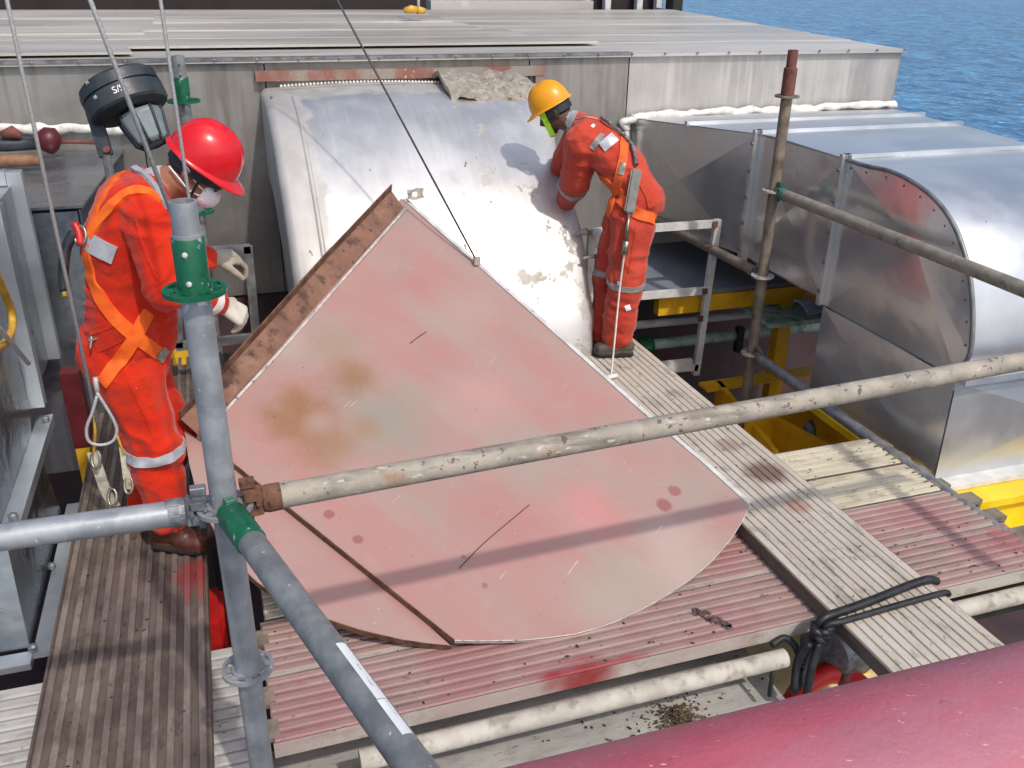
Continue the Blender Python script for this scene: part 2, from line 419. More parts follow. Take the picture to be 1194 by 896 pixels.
def make_sheet_mat(A, C, B_, L_):
    k = Mt('faded_red_painted_sheet')
    k1 = k.noise(1.5, 9, rough=.68, dist=.3)
    st = k.noise(5, 8, (.16, 1.0, .5), (0, 0, math.radians(51)), rough=.62)
    fs = k.noise(26, 6, (.08, 1.0, .5), (0, 0, math.radians(51)), rough=.65)
    f = k.smooth(k.math('ADD', k.math('ADD', k.math('MULTIPLY', k1, .30), k.math('MULTIPLY', st, .50)), k.math('MULTIPLY', fs, .2)), .41, .59)
    c = k.mix(f, rgb('#a2867e'), rgb('#a97d75'))
    g = k.smooth(k.noise(2.3, 9, offset=(3, 8, 1), rough=.5), .46, .72, 0, .55)
    c = k.mix(g, c, rgb('#938a7f'))
    g = k.smooth(k.noise(9, 9, rough=.75, offset=(2, 2, 7)), .54, .66, 0, .15)
    c = k.mix(g, c, rgb('#b39c93'))
    P = lambda px, py: onpl(px, py, A, (B_ - A).cross(C - A).normalized())
    for (px, py, r, co, am) in ((395, 400, .16, '#98826f', .7), (440, 490, .26, '#8d897c', .85), (610, 535, .22, '#989083', .7), (790, 650, .22, '#b09d92', .75), (720, 690, .20, '#9c9486', .7), (540, 360, .2, '#a3968a', .5), (330, 400, .12, '#a8988a', .6), (455, 245, .16, '#8f8478', .9),
                                (560, 470, .2, '#b98a84', .5), (690, 600, .16, '#c0807c', .6)):
        c = k.mix(k.math('MULTIPLY', k.spot(P(px, py), r, .9, 6, .5), am), c, rgb(co))
    for (px, py, r, co, am) in ((350, 478, .17, '#8a6440', .85), (410, 440, .13, '#8a6440', .75), (375, 520, .15, '#8f6a48', .75), (425, 500, .09, '#96704e', .5), (330, 500, .09, '#8a6440', .6), (372, 492, .075, '#a0857a', .85), (405, 480, .05, '#a0857a', .6)):
        c = k.mix(k.math('MULTIPLY', k.spot(P(px, py), r, .95, 11, .5), am), c, rgb(co))
    for (px, py, r, am) in ((775, 588, .035, .75), (787, 572, .03, .7), (384, 600, .022, .7), (417, 629, .022, .7), (357, 633, .018, .6), (565, 683, .014, .6), (540, 650, .01, .6)):
        c = k.mix(k.math('MULTIPLY', k.spot(P(px, py), r, .35, 30, .35), am), c, rgb('#8a4a48'))
    for (px, py, r, am) in ((560, 590, .17, .5), (500, 420, .16, .4), (600, 620, .12, .5), (480, 330, .12, .4), (850, 600, .12, .6), (390, 680, .15, .4)):
        c = k.mix(k.math('MULTIPLY', k.spot(P(px, py), r, .95, 7, .6), am * .5), c, rgb('#a9615f'))
    s = k.smooth(k.noise(44, 3, (1.4, .12, .12), (0, 0, math.radians(52))), .72, .745, 0, .35)
    c = k.mix(s, c, rgb('#ddc9bf'))
    s = k.smooth(k.noise(60, 5), .70, .72, 0, .7)
    c = k.mix(s, c, rgb('#5b3a36'))
    s = k.smooth(k.noise(18, 9, rough=.8, offset=(1, 6, 3)), .68, .71, 0, .25)
    c = k.mix(s, c, rgb('#d3c0b4'))
    s = k.smooth(k.noise(60, 3, offset=(9, 1, 5)), .74, .77, 0, .8)
    c = k.mix(s, c, rgb('#e6ddd3'))
    ro = k.fmix(f, .5, .38)
    return k.done(c, ro, .0, k.math('ADD', k.noise(2.5, 3), k.math('MULTIPLY', k.noise(120, 3), .015)), .04, .06)

# ------------------------------------------------------------------ the sea
def build_sea():
    k = Mt('sea_water')
    wv = k.noise(.30, 4, (1.0, .55, 1), (0, 0, -.30), dist=1.2)
    wv2 = k.noise(.10, 3, (1.0, .6, 1), (0, 0, -.2), dist=.8)
    f = k.smooth(k.math('ADD', k.math('MULTIPLY', wv, .65), k.math('MULTIPLY', wv2, .35)), .38, .60)  # light and dark of the waves painted into the water colour
    c = k.mix(f, rgb('#276ba3'), rgb('#5fa3d2'))
    b = k.math('ADD', k.math('MULTIPLY', wv, .6), k.math('MULTIPLY', wv2, 1.2))
    m = k.done(c, .14, 0.0, b, 5.0, 1.0)
    bm = B()
    vs = [bm.verts.new(p) for p in ((-9000, -3000, -24), (9000, -3000, -24), (9000, 12000, -24), (-9000, 12000, -24))]
    bm.faces.new(vs)
    tag(obj('sea', bm, m), kind='structure')
build_sea()

# ------------------------------------------------------------------ the big casing behind (wall and stepped roof)
def build_casing():
    t = thing('duct_casing', 'long grey steel casing with stained front wall and stepped sheet roof across the back', 'casing', (1.8, 6.1, 0))
    yw = 6.1
    ZT, ZB = 1.525, .02
    xs = [-4.0, -0.42, 0.34, 2.07, 2.80, 5.06]
    for i in range(5):
        a, b = xs[i] + .004, xs[i + 1] - .004
        bm = B()
        n = 10
        # panel with a slight oil-can bulge
        g = []
        for ix in range(n + 1):
            row = []
            for iz in range(n + 1):
                u, v = ix / n, iz / n
                d = .012 * math.sin(math.pi * u) * math.sin(math.pi * v) * (1 if i % 2 else .4) + .004 * noise.noise(V((a + u * 2, v * 3, i)))
                row.append(bm.verts.new((a + (b - a) * u, yw - d, ZB + (ZT - ZB) * v)))
            g.append(row)
        for ix in range(n):
            for iz in range(n): bm.faces.new((g[ix][iz], g[ix + 1][iz], g[ix + 1][iz + 1], g[ix][iz + 1]))
        obj('wall_panel', bm, M['wall_sheet_pale'] if i == 4 else M['wall_sheet'], t, True)
    bm = B()
    box(bm, (-4, yw + .02, -1.4), (5.05, yw + .06, .015)); box(bm, (5.0, yw + .065, -1.4), (5.055, 10.5, ZT - .04))
    obj('inner_wall', bm, M['dark_floor'], t)
    bm = B(); box(bm, (-4, yw + .022, .02), (5.0, yw + .058, ZT - .03)); obj('inner_wall', bm, M['dark_struct'], t)
    bm = B()
    prism(bm, [(5.058, yw, ZB), (5.058, yw, ZT), (5.06, 10.4, ZT + .1), (5.06, 10.4, ZB)], (.006, 0, 0))
    obj('end_panel', bm, M['wall_sheet_pale'], t)
    bm = B()
    box(bm, (-4, yw - .045, ZT - .004), (2.8, yw + .02, ZT + .014))
    obj('edge_trim', bm, M['alu_frame'], t)
    # roof sheets, each laid over the last, ending in steps
    zr = lambda y: 1.505 + (y - yw) * .021
    ends = [(6.06, 6.78, 5.07), (6.74, 7.35, 5.07), (7.30, 8.2, 5.06), (8.15, 9.0, 5.05), (8.95, 9.9, 5.03)]
    for i, (y0, y1, xe) in enumerate(ends):
        bm = B()
        z0, z1 = zr(y0) + .004 * i + .004, zr(y1) + .004 * i + .004
        prism(bm, [(-4, y0, z0), (xe, y0, z0), (xe, y1, z1), (-4, y1, z1)], (0, 0, .02))
        obj('roof_sheet', bm, M['roof_sheet'], t)
    # loose overlapping strips that end part way along the roof
    for i, (x0, xe, y0, y1, dz) in enumerate(((-3.9, 2.75, 6.55, 6.95, .022), (-3.9, 2.35, 6.92, 7.4, .03), (-3.9, 2.1, 7.36, 8.0, .042), (-.35, 2.0, 7.9, 8.8, .055), (-3.9, -.42, 6.25, 6.6, .020), (-3.9, -.38, 7.1, 7.6, .05))):
        bm = B()
        z0, z1 = zr(y0) + dz + .02, zr(y1) + dz + .024
        prism(bm, [(x0, y0, z0), (xe, y0 + .02 * (i % 3), z0), (xe - .05, y1, z1), (x0, y1, z1)], (0, 0, .016))
        obj('roof_strip', bm, M['roof_sheet'], t)
    bm = B()
    for k in range(26):
        x = -1.2 + k * .25
        lathe(bm, [(.009, 0), (.008, .006), (.001, .008)], (x, yw - .047, ZT + .004), (0, -1, 0), 8)
    obj('rivet', bm, M['cast'], t)['kind'] = 'stuff'
build_casing()
def build_back_house():
    t = thing('deck_house', 'dark deck house with white window posts beyond the roof of the casing', 'building', (1, 11, 1.5))
    bm = B(); box(bm, (-6, 10.6, 1.4), (5.25, 11.2, 4.5)); obj('wall', bm, M['building_dark'], t)
    for i in range(7):
        bm = B(); x = -5.9 + i * 1.55
        box(bm, (x, 10.57, 1.75), (x + 1.2, 10.597, 3.2)); obj('window', bm, M['window_dark'], t)
    for x in (4.2, 4.45, 4.85, 5.1):
        bm = B(); box(bm, (x, 10.45, 1.5), (x + .07, 10.54, 4.2)); obj('post', bm, M['white_paint'], t)
    bm = B(); box(bm, (ony(500, 5, 10.3).x, 10.2, 1.55), (4.2, 10.44, 1.70)); obj('sill_box', bm, M['roof_sheet'], t)
    bm = B(); box(bm, (5.24, 10.3, 1.4), (5.36, 10.5, 4.2)); obj('corner_post', bm, M['dark_struct'], t)
build_back_house()
# small yellow clamp lying on the roof
p = onz(484, 18, 1.68)
t = thing('roof_clamp', 'small yellow clamp lying on the casing roof', 'clamp', p)
bm = B(); tube(bm, [p + V((-.09, 0, .035)), p + V((-.03, 0, .045)), p + V((.02, .01, .04))], [.022, .034, .026], 10)
tube(bm, [p + V((.02, .01, .04)), p + V((.09, .02, .03))], [.034, .022], 10); obj('jaw', bm, M['yellow_hose'], t, True)
bm = B(); tube(bm, [p + V((.03, .0, .05)), p + V((.06, .1, .5))], .012, 8); obj('handle', bm, M['white_paint'], t, True)

# ------------------------------------------------------------------ sealant and lumps
def lump(name, pts, r, mat, label, cat, group=None, amp=.5, fr=14, flat=1.0):
    P = smoothpts(pts, 14)
    bm = B()
    tube(bm, P, [r * (.75 + .5 * abs(noise.noise(q * 9))) for q in P], 10)
    for v in bm.verts:
        n = noise.noise_vector(v.co * fr) * r * amp
        v.co += n
    o = obj(name, bm, mat, None, True)
    return tag(o, label, cat, group)

# ------------------------------------------------------------------ right duct
def build_right_duct():
    X = 3.06
    t = thing('cladded_duct', 'large shiny aluminium duct with elbow bending down on the right', 'duct', (3.6, 4.2, -.1))
    ZT, ZM = 1.20, .45
    ym, yi = 4.78, 3.95
    def cross(pts, h):                                      # cross-broken sheet panel: outline with a raised centre
        bm = B()
        c = sum((V(p) for p in pts), V()) / len(pts)
        cv = bm.verts.new(c + V((-h, 0, 0)))
        vs = [bm.verts.new(p) for p in pts]
        for i in range(len(vs)): bm.faces.new((vs[i], vs[(i + 1) % len(vs)], cv))
        bk = [bm.verts.new(V(p) + V((.012, 0, 0))) for p in pts]
        bm.faces.new(bk)
        for i in range(len(vs)): bm.faces.new((vs[i], bk[i], bk[(i + 1) % len(vs)], vs[(i + 1) % len(vs)]))
        return bm
    zs = lambda y: ZT - max(0, y - 4.6) * .075              # the top edge sinks a little toward the wall
    obj('side_panel', cross([(X - .21, 6.09, ZM - .04), (X - .21, 6.09, zs(6.09)), (X, ym + .01, zs(ym)), (X, ym + .01, ZM)], .035), M['duct_side'], t)
    obj('side_panel', cross([(X, ym - .01, ZM), (X, ym - .01, zs(ym)), (X, yi + .01, ZT), (X, yi + .01, ZM)], .022), M['duct_side'], t)
    # elbow outline in the YZ plane
    arc = []
    for q in ((1010, 192), (1040, 201), (1068, 215), (1092, 234), (1110, 258), (1122, 285), (1130, 315), (1134, 345), (1135, 380), (1131, 415)):
        P = onx(q[0], q[1], X); arc.append(V((X, P.y, P.z)))
    arc[0].z = ZT - .002
    base = [V((X, 2.94, .42)), V((X, 2.93, -.10)), V((X, 3.9, -.10)), V((X, yi - .01, ZM))]
    elbow = [V((X, yi - .01, ZT))] + arc + [V((X, 2.94, .42)), V((X, yi - .01, .42))]
    obj('elbow_side', cross(elbow, .03), M['duct_side'], t)
    obj('lower_side', cross([V((X, 2.94, .41)), V((X, 2.93, -.10)), V((X, yi - .01, -.10)), V((X, yi - .01, .41))], .02), M['duct_side'], t)
    # top sheets
    def xr(y): return 5.06 - max(0, 6.1 - y) * .42 if y > 4.7 else 4.47 - (4.7 - y) * .2
    ys = [6.09, 5.45, 4.78, 3.95]
    for i in range(3):
        a, b = ys[i], ys[i + 1] + .006
        bm = B()
        g = []
        for iy in range(7):
            y = a + (b - a) * iy / 6
            row = []
            for ix in range(9):
                u = ix / 8
                d = .018 * math.sin(math.pi * u) * math.sin(math.pi * iy / 6)
                xl = X - .21 * max(0, (y - ym) / (6.09 - ym)) - .004
                row.append(bm.verts.new((xl + (xr(y) - xl) * u, y, zs(y) + .006 + d)))
            g.append(row)
        for iy in range(6):
            for ix in range(8): bm.faces.new((g[iy][ix], g[iy][ix + 1], g[iy + 1][ix + 1], g[iy + 1][ix]))
        obj('top_sheet', bm, M['duct_top'], t, True)
    for i, y in enumerate(ys[1:]):
        bm = B(); bar(bm, (X - .02 - .21 * max(0, (y - ym) / (6.09 - ym)), y, zs(y) + .015), (xr(y) + .02, y, zs(y) + .015), .035, .03); obj('top_seam', bm, M['duct_left_flange'], t)
    # side flanges (upright angle strips)
    for y, z0, z1 in ((ym, ZM - .03, zs(ym) + .03), (yi, .42, ZT + .03)):
        bm = B(); box(bm, (X - .035, y - .014, z0), (X + .02, y + .014, z1)); box(bm, (X - .004, y - .045, z0), (X + .002, y - .015, z1))
        o = obj('side_flange', bm, M['duct_side'], t)
        bm = B()
        for k in range(5): lathe(bm, [(.011, 0), (.011, .008), (.004, .01)], (X - .035, y - .0, z0 + .08 + k * (z1 - z0 - .16) / 4), (-1, 0, 0), 6)
        ob = obj('bolt', bm, M['cast'], o)
        ob['kind'] = 'stuff'
    # curved outer sheet of the elbow
    P = [V((X, yi - .01, ZT))] + arc + [V((X, 2.94, .44))]
    P = smoothpts(P, 4)
    bm = B()
    rows = []
    for q in P:
        row = []
        for ix in range(11):
            u = ix / 10
            row.append(bm.verts.new((X - .006 + (4.36 - X) * u, q.y - .004 + .01 * math.sin(u * 9 + q.z * 3), q.z + .006)))
        rows.append(row)
    for a, b in zip(rows, rows[1:]):
        for i in range(10): bm.faces.new((a[i], a[i + 1], b[i + 1], b[i]))
    obj('elbow_sheet', bm, M['duct_top'], t, True)
    bm = B(); tube(bm, [V((X - .008, q.y - .004, q.z + .004)) for q in P], .011, 8); es_ = obj('elbow_seam', bm, M['alu_frame'], t, True)
    bm = B()
    for q in P[2::3]: lathe(bm, [(.007, 0), (.006, .005), (.002, .006)], (X - .001, q.y + .03, q.z - .03), (-1, 0, 0), 6)
    obj('screw', bm, M['cast'], es_)['kind'] = 'stuff'
    # lower front box
    bm = B()
    c = bm.verts.new((3.72, 2.90, .16))
    vs = [bm.verts.new(p) for p in ((X, 2.93, .40), (4.4, 2.93, .40), (4.4, 2.92, -.1), (X, 2.92, -.1))]
    for i in range(4): bm.faces.new((vs[i], vs[(i + 1) % 4], c))
    obj('lower_front', bm, M['duct_top'], t)
    bm = B(); box(bm, (X - .02, 2.86, .415), (4.4, 2.935, .445)); box(bm, (X - .02, 2.915, .37), (4.4, 2.925, .41)); obj('front_flange', bm, M['duct_left_flange'], t)
    bm = B(); box(bm, (X - .03, 2.84, -.125), (4.4, 2.93, -.10)); obj('base_flange', bm, M['white_paint'], t)
    bm = B(); box(bm, (X + .01, 2.95, -.12), (4.38, 2.96, -.1)); box(bm, (4.34, 3, -.1), (4.35, 4.6, 1.15)); box(bm, (X + .02, yi, ZM - .02), (4.6, 6.08, ZM)); box(bm, (X + .02, yi - .015, -.1), (4.34, yi - .012, ZM))
    obj('back_sheet', bm, M['duct_left'], t)
build_right_duct()
lump('sealant_bead', [(2.80, 6.07, 1.02), (2.83, 6.06, 1.10), (3.5, 6.05, 1.12), (4.1, 6.05, 1.12), (4.7, 6.05, 1.135), (5.05, 6.05, 1.13)], .032, M['sealant'], 'thick white sealant bead where the shiny right duct meets the casing wall', 'sealant', 'sealant beads on the casing wall', .9, 9)
lump('sealant_bead', [(2.80, 6.07, .66), (2.79, 6.07, .86), (2.80, 6.07, 1.04), (2.85, 6.06, 1.12)], .028, M['sealant'], 'upright white sealant smear on the wall left of the shiny right duct', 'sealant', 'sealant beads on the casing wall', .8, 9)
lump('sealant_bead', [(-1.6, 6.05, 1.16), (-1.1, 6.05, 1.165), (-.75, 6.05, 1.155), (-.45, 6.05, 1.13)], .032, M['sealant'], 'white sealant bead on the wall above the tools on the left duct', 'sealant', 'sealant beads on the casing wall', .7, 9)

# ------------------------------------------------------------------ central duct
def build_center_duct():
    t = thing('old_duct_elbow', 'battered silver duct elbow curving down from the wall behind the pink sheet', 'duct', (1.1, 5.2, 0))
    prof = smoothpts([(0, 6.09, 1.36), (0, 5.75, 1.352), (0, 5.45, 1.29), (0, 5.15, 1.13), (0, 4.88, .92), (0, 4.66, .68), (0, 4.50, .42), (0, 4.40, .12), (0, 4.37, -.25), (0, 4.37, -.8)], 5)
    XL, R = .30, .055
    rows = []
    bm = B()
    n = len(prof)
    for i, q in enumerate(prof):
        d = (prof[min(i + 1, n - 1)] - prof[max(i - 1, 0)]).normalized()
        nrm = V((0, d.z, -d.y)) * -1
        if nrm.y > 0 and nrm.z < 0: nrm = -nrm
        if nrm.z < 0 or (abs(nrm.z) < .05 and nrm.y > 0): nrm = -nrm
        u = i / (n - 1)
        xr = 1.93 + .16 * max(0, 1 - u * 3.2)
        sec = [(XL, -.55), (XL, -.3), (XL, -R)] + [(XL + R - R * math.cos(a), -R + R * math.sin(a)) for a in (.35, .7, 1.05, 1.4)]
        for k in range(13): sec.append((XL + R + (xr - XL - 2 * R) * (k + .5) / 13, .02 * math.sin(math.pi * (k + .5) / 13)))
        sec += [(xr - R + R * math.cos(a), -R + R * math.sin(a)) for a in (1.4, 1.05, .7, .35)] + [(xr, -R), (xr, -.3), (xr, -.55)]
        row = []
        for (x, h) in sec:
            p = q + nrm * h
            p.x = x
            if h < -.2: p.y = max(p.y, q.y) if q.y > 5.4 else p.y
            w_ = noise.noise(V((x * 2.3, q.y * 2.3, q.z * 2.3))) * .010 + noise.noise(p * 6) * .0018
            p += nrm * w_
            if x > xr - .12: p.x += noise.noise(p * 6) * .03
            p.y = min(p.y, 6.092)
            row.append(bm.verts.new(p))
        rows.append(row)
    for a, b in zip(rows, rows[1:]):
        for k in range(len(a) - 1): bm.faces.new((a[k], a[k + 1], b[k + 1], b[k]))
    obj('cladding', bm, M['center_duct'], t, True)
    for xs_, nm in ((.47, 'lap_seam'),):
        bm = B()
        L_ = []
        for i, q in enumerate(prof[6:]):
            j = i + 6
            d = (prof[min(j + 1, n - 1)] - prof[j - 1]).normalized()
            nm_ = V((0, d.z, -d.y)) * -1
            if nm_.z < 0 or (abs(nm_.z) < .05 and nm_.y > 0): nm_ = -nm_
            L_.append((V((xs_, q.y, q.z)), nm_))
        rows2 = []
        for p, m_ in L_:
            wv = noise.noise(V((xs_ * 2.3, p.y * 2.3, p.z * 2.3))) * .010 + .02 * math.sin(math.pi * max(0, min(1, (xs_ - XL - R) / (1.9 - XL - 2 * R))))
            rows2.append([bm.verts.new(p + m_ * (wv + h_) + V((a_, 0, 0))) for a_, h_ in ((-.014, .0), (-.012, .006), (.012, .006), (.014, .0))])
        for a, b in zip(rows2, rows2[1:]):
            for k_i in range(3): bm.faces.new((a[k_i], a[k_i + 1], b[k_i + 1], b[k_i]))
        obj(nm, bm, M['center_duct'], t, True)
    for (px_, py_, sc_) in ((682, 272, 1.0), (690, 300, .7), (660, 228, .8)):
        q = onx(px_, py_, 1.93)
        bm = B(); tube(bm, [q + V((-.05, .0, .0)), q + V((.0, -.01, .012)), q + V((.035, .01, -.004))], [.010 * sc_, .020 * sc_, .012 * sc_], 8)
        for v in bm.verts: v.co += noise.noise_vector(v.co * 40) * .010
        obj('torn_tab', bm, M['old_foil'], t)
    # frame round its opening in the wall
    for a, b in (((.28, 6.045, 1.40), (2.16, 6.095, 1.46)), ((2.10, 6.05, .7), (2.16, 6.095, 1.40))):
        bm = B(); box(bm, a, b); obj('wall_flange', bm, M['flange_stain'], t)
k_ = Mt('rust_stained_flange')
c_ = k_.mix(k_.smooth(k_.noise(3, 6, (1, 1, .4)), .45, .6), rgb('#8f877d'), rgb('#8a5a4e'))
M['flange_stain'] = k_.done(k_.mix(k_.smooth(k_.noise(40, 4), .64, .7), c_, rgb('#c9c2b8')), .7, .15, k_.noise(30, 4), .004, .3)
build_center_duct()
# bead of stitching along the duct's top edge and the crumpled foil beside it
bm = B()
for k in range(46):
    u = k / 45
    p = V((.42 + u * .98, 5.93 - .05 * math.sin(u * 3.1), 1.385 + .02 * math.sin(u * 3.1)))
    tube(bm, [p + V((-.006, 0, -.004)), p + V((.006, 0, .004))], .0085, 6)
tag(obj('foil_tape', bm, M['sealant'], None, True), 'dotted white tape line along the top of the old silver duct', 'tape')
def foil():
    bm = B()
    nx, ny = 26, 8
    g = []
    for i in range(nx + 1):
        u = i / nx
        row = []
        for j in range(ny + 1):
            v = j / ny
            x = 1.38 + u * .66
            y = 5.52 + v * .52
            z = 1.315 + .10 * v - .02 * v * v + .05 * math.sin(v * 3.1) + (.05 * (1 - u) if u < .2 else .015)
            p = V((x, y, z))
            p += noise.noise_vector(V((x * 9, y * 9, 1))) * .045 + noise.noise_vector(V((x * 22, y * 22, 3))) * .018
            if u > .75: p.z -= (u - .75) * .25
            row.append(bm.verts.new(p))
        g.append(row)
    for i in range(nx):
        for j in range(ny): bm.faces.new((g[i][j], g[i + 1][j], g[i + 1][j + 1], g[i][j + 1]))
    r = bmesh.ops.extrude_face_region(bm, geom=bm.faces[:])
    for e in r['geom']:
        if isinstance(e, bmesh.types.BMVert): e.co.z -= .03
    tag(obj('crumpled_foil', bm, M['old_foil'], None, True, 50), 'crumpled torn foil insulation on top of the old silver duct by the yellow helmet', 'insulation')
foil()

# ------------------------------------------------------------------ left ducts
def build_left_ducts():
    t = thing('dark_duct', 'dark blue grey duct along the left with tools lying on top', 'duct', (-1.2, 5.3, .2))
    bm = B(); prism(bm, [(-.55, 6.08, -.3), (-.55, 6.08, 1.0), (-.62, 4.5, 1.04), (-.62, 4.5, -.3)], (-.012, 0, 0)); obj('side_sheet', bm, M['duct_left_dark'], t)
    bm = B(); prism(bm, [(-.54, 6.08, 1.006), (-.61, 4.5, 1.046), (-2.6, 4.5, 1.046), (-2.6, 6.08, 1.006)], (0, 0, .012)); obj('top_sheet', bm, M['duct_left'], t)
    bm = B(); box(bm, (-2.6, 4.51, -.3), (-.64, 4.53, 1.03)); obj('end_sheet', bm, M['duct_left'], t)
    t = thing('flanged_duct', 'galvanised duct of bolted flanged sections at the left edge of the deck', 'duct', (-1.2, 3.4, -.12))
    XS = -.85
    bm = B(); box(bm, (-2.2, 3.84, .40), (XS, 4.30, 1.20)); obj('upper_body', bm, M['duct_left'], t)
    # elbow body below the first flange
    el = [V((XS, 3.76, 1.16)), V((XS, 3.76, .42)), V((XS, 3.70, .33)), V((XS, 3.02, .33))]
    for a in range(1, 10):
        q = a / 10 * math.pi / 2
        el.append(V((XS, 3.76 - .74 * math.cos(q), .33 + .83 * math.sin(q))))
    bm = B(); prism(bm, el, (-1.3, 0, 0)); obj('elbow_body', bm, M['duct_left'], t)
    bm = B(); prism(bm, [(XS, 3.72, .28), (XS, 3.02, .28), (XS + .02, 2.90, -.12), (XS + .02, 3.80, -.12)], (-1.3, 0, 0)); obj('lower_body', bm, M['duct_left'], t)
    def ring(name, pts, wd, th, ax):
        for (a, b) in pts:
            bm = B(); bar(bm, a, b, wd, th, ax); obj(name, bm, M['duct_left_flange'], t)
    X1 = -.80
    ring('flange', [((X1 - .03, 4.33, .40), (X1 - .03, 4.33, 1.26)), ((-2.2, 4.33, 1.235), (X1 - .062, 4.33, 1.235))], .06, .05, V((0, 1, 0)))
    ring('flange', [((X1 - .03, 3.81, .40), (X1 - .03, 3.81, 1.24)), ((-2.2, 3.81, 1.215), (X1 - .062, 3.81, 1.215))], .065, .06, V((0, 1, 0)))
    ring('flange', [((X1 - .02, 3.86, .305), (X1 - .02, 3.0, .305)), ((-2.2, 2.98, .305), (X1 - .06, 2.98, .305))], .06, .045, V((0, 0, 1)))
    ring('flange', [((X1 + .02, 3.86, -.13), (X1 + .02, 2.86, -.13)), ((-2.2, 2.84, -.13), (X1 - .015, 2.84, -.13))], .07, .025, V((0, 0, 1)))
    bm = B()
    for y, z in ((2.86, -.10), (3.35, -.10), (3.8, .33), (3.02, .34)): lathe(bm, [(.016, 0), (.016, .014), (.008, .02)], (X1 - .01, y, z), (0, 0, 1), 8)
    o = obj('bolt', bm, M['cast'], t); o['kind'] = 'stuff'
M['duct_left_dark'] = metal_sheet('blue_grey_duct_sheet', '#505862', '#606974', .42, .6, '#35383c', (.55, .7), 4, bstr=.06)
build_left_ducts()
# tools on the left duct
p = onz(20, 180, 1.06)
t = thing('power_tool', 'dark power tool with maroon body lying on the left duct', 'tool', p)
bm = B(); tube(bm, [p + V((-.25, .03, .06)), p + V((-.05, .03, .05)), p + V((.12, .03, .05))], [.035, .04, .035], 10); obj('body', bm, M['black_plastic'], t, True)
bm = B(); tube(bm, [p + V((.12, .03, .06)), p + V((.16, .03, .065)), p + V((.2, .03, .06)), p + V((.23, .03, .05))], [.05, .075, .075, .04], 12); obj('head', bm, M['maroon'], t, True)
bm = B(); tube(bm, [p + V((-.06, .0, .11)), p + V((.0, .0, .125)), p + V((.04, .0, .10))], [.02, .035, .02], 10); obj('knob', bm, M['red_rust'], t, True)
bm = B(); tube(bm, [p + V((.23, .03, .055)), p + V((.42, .03, .045))], .011, 8); obj('bit', bm, M['red_rust'], t, True)
p = onz(15, 196, 1.06)
t = thing('wooden_handle', 'brown wooden tool handle lying in front of the power tool', 'tool', p)
bm = B(); tube(bm, [p + V((-.3, 0, .03)), p + V((.02, .02, .035)), p + V((.13, .02, .03))], [.03, .034, .028], 10); obj('shaft', bm, M['tool_wood'], t, True)
# yellow hose and pale cable beside the flanged duct
bm = B(); tube(bm, smoothpts([onx(-14, 300, -.76), onx(2, 335, -.77), onx(13, 362, -.78), onx(14, 385, -.78), onx(4, 402, -.77), onx(-15, 412, -.74)], 6), .014, 10)
tag(obj('yellow_hose', bm, M['yellow_hose'], None, True), 'yellow hose curling out beside the left flanged duct', 'hose')
bm = B(); tube(bm, smoothpts([onx(-12, 372, -.74), onx(5, 390, -.75), onx(20, 408, -.76), onx(33, 424, -.77)], 6), .009, 8)
tag(obj('pale_cable', bm, M['white_paint'], None, True), 'short pale cable end hanging below the yellow hose', 'cable')

# ------------------------------------------------------------------ planks
def plank(label, o, d, L, W, z, n, mat_deck, mat_rib, side, group='ribbed scaffold planks', ribw=.58, hooks=(0, 0), thick=.055, ribh=.010, slope=1.25):
    """o: corner (x, y); d: direction of its length; the plank lies to the left of d"""
    d = V((d[0], d[1], 0)).normalized()
    s = V((-d.y, d.x, 0))
    O = V((o[0], o[1], z))
    t = thing('scaffold_plank', label, 'plank', O + V((0, 0, -thick)), group)
    bm = B()
    obox(bm, O + d * L / 2 + s * W / 2 + V((0, 0, -thick / 2 - ribh / 2)), d, s, V((0, 0, 1)), (L / 2, W / 2 - .002, (thick - ribh) / 2))
    obj('deck', bm, mat_deck, t)
    pitch = W / n
    me = None
    for i in range(n):
        bm = None
        if me is None:
            bm = B()
            hw = pitch * ribw / 2
            seg = 12
            prev = None
            rows = []
            for k in range(seg + 1):
                x = L * k / seg - L / 2
                if k == 0: x += .004
                if k == seg: x -= .004
                rows.append([bm.verts.new(d * x + s * a + V((0, 0, h))) for a, h in [(a_ + .0016 * noise.noise(V((x * 3, z * 9 + a_ * .2, L))), h_ + (.0012 * noise.noise(V((x * 2.2, 4, L))) if h_ == 0 else 0)) for a_, h_ in ((-hw * slope, -ribh), (-hw, 0), (hw, 0), (hw * slope, -ribh))]])
            for a, b in zip(rows, rows[1:]):
                for q in range(3): bm.faces.new((a[q], a[q + 1], b[q + 1], b[q]))
            bm.faces.new(rows[0]); bm.faces.new(rows[-1])
            r_ = obj('rib', bm, mat_rib, t); me = r_.data
        else:
            r_ = bpy.data.objects.new('rib', me); col.objects.link(r_); attach(r_, t)
        r_.location = O + d * L / 2 + s * (pitch * (i + .5)) + V((0, 0, random.uniform(-.0012, .0004)))
    for e, hk in enumerate(hooks):
        if not hk: continue
        for q in (.22, .72):
            bm = B()
            c = O + (d * (L + .025) if e else d * -.025) + s * (W * q)
            obox(bm, c + V((0, 0, -.012)), d, s, V((0, 0, 1)), (.045, W * .13, .011))
            obox(bm, c + (d if e else -d) * .036 + V((0, 0, -.04)), d, s, V((0, 0, 1)), (.008, W * .12, .03))
            obj('hook', bm, M['brown_tube'], t)
    bm = B()
    for a in (-.001, W + .001 - .004): obox(bm, O + d * L / 2 + s * (a + .002) + V((0, 0, -thick / 2 - .004)), d, s, V((0, 0, 1)), (L / 2 + .002, .004, thick / 2 - .001))
    obj('side_rail', bm, side, t)
    return t
br = V((.93, 2.09, 0))
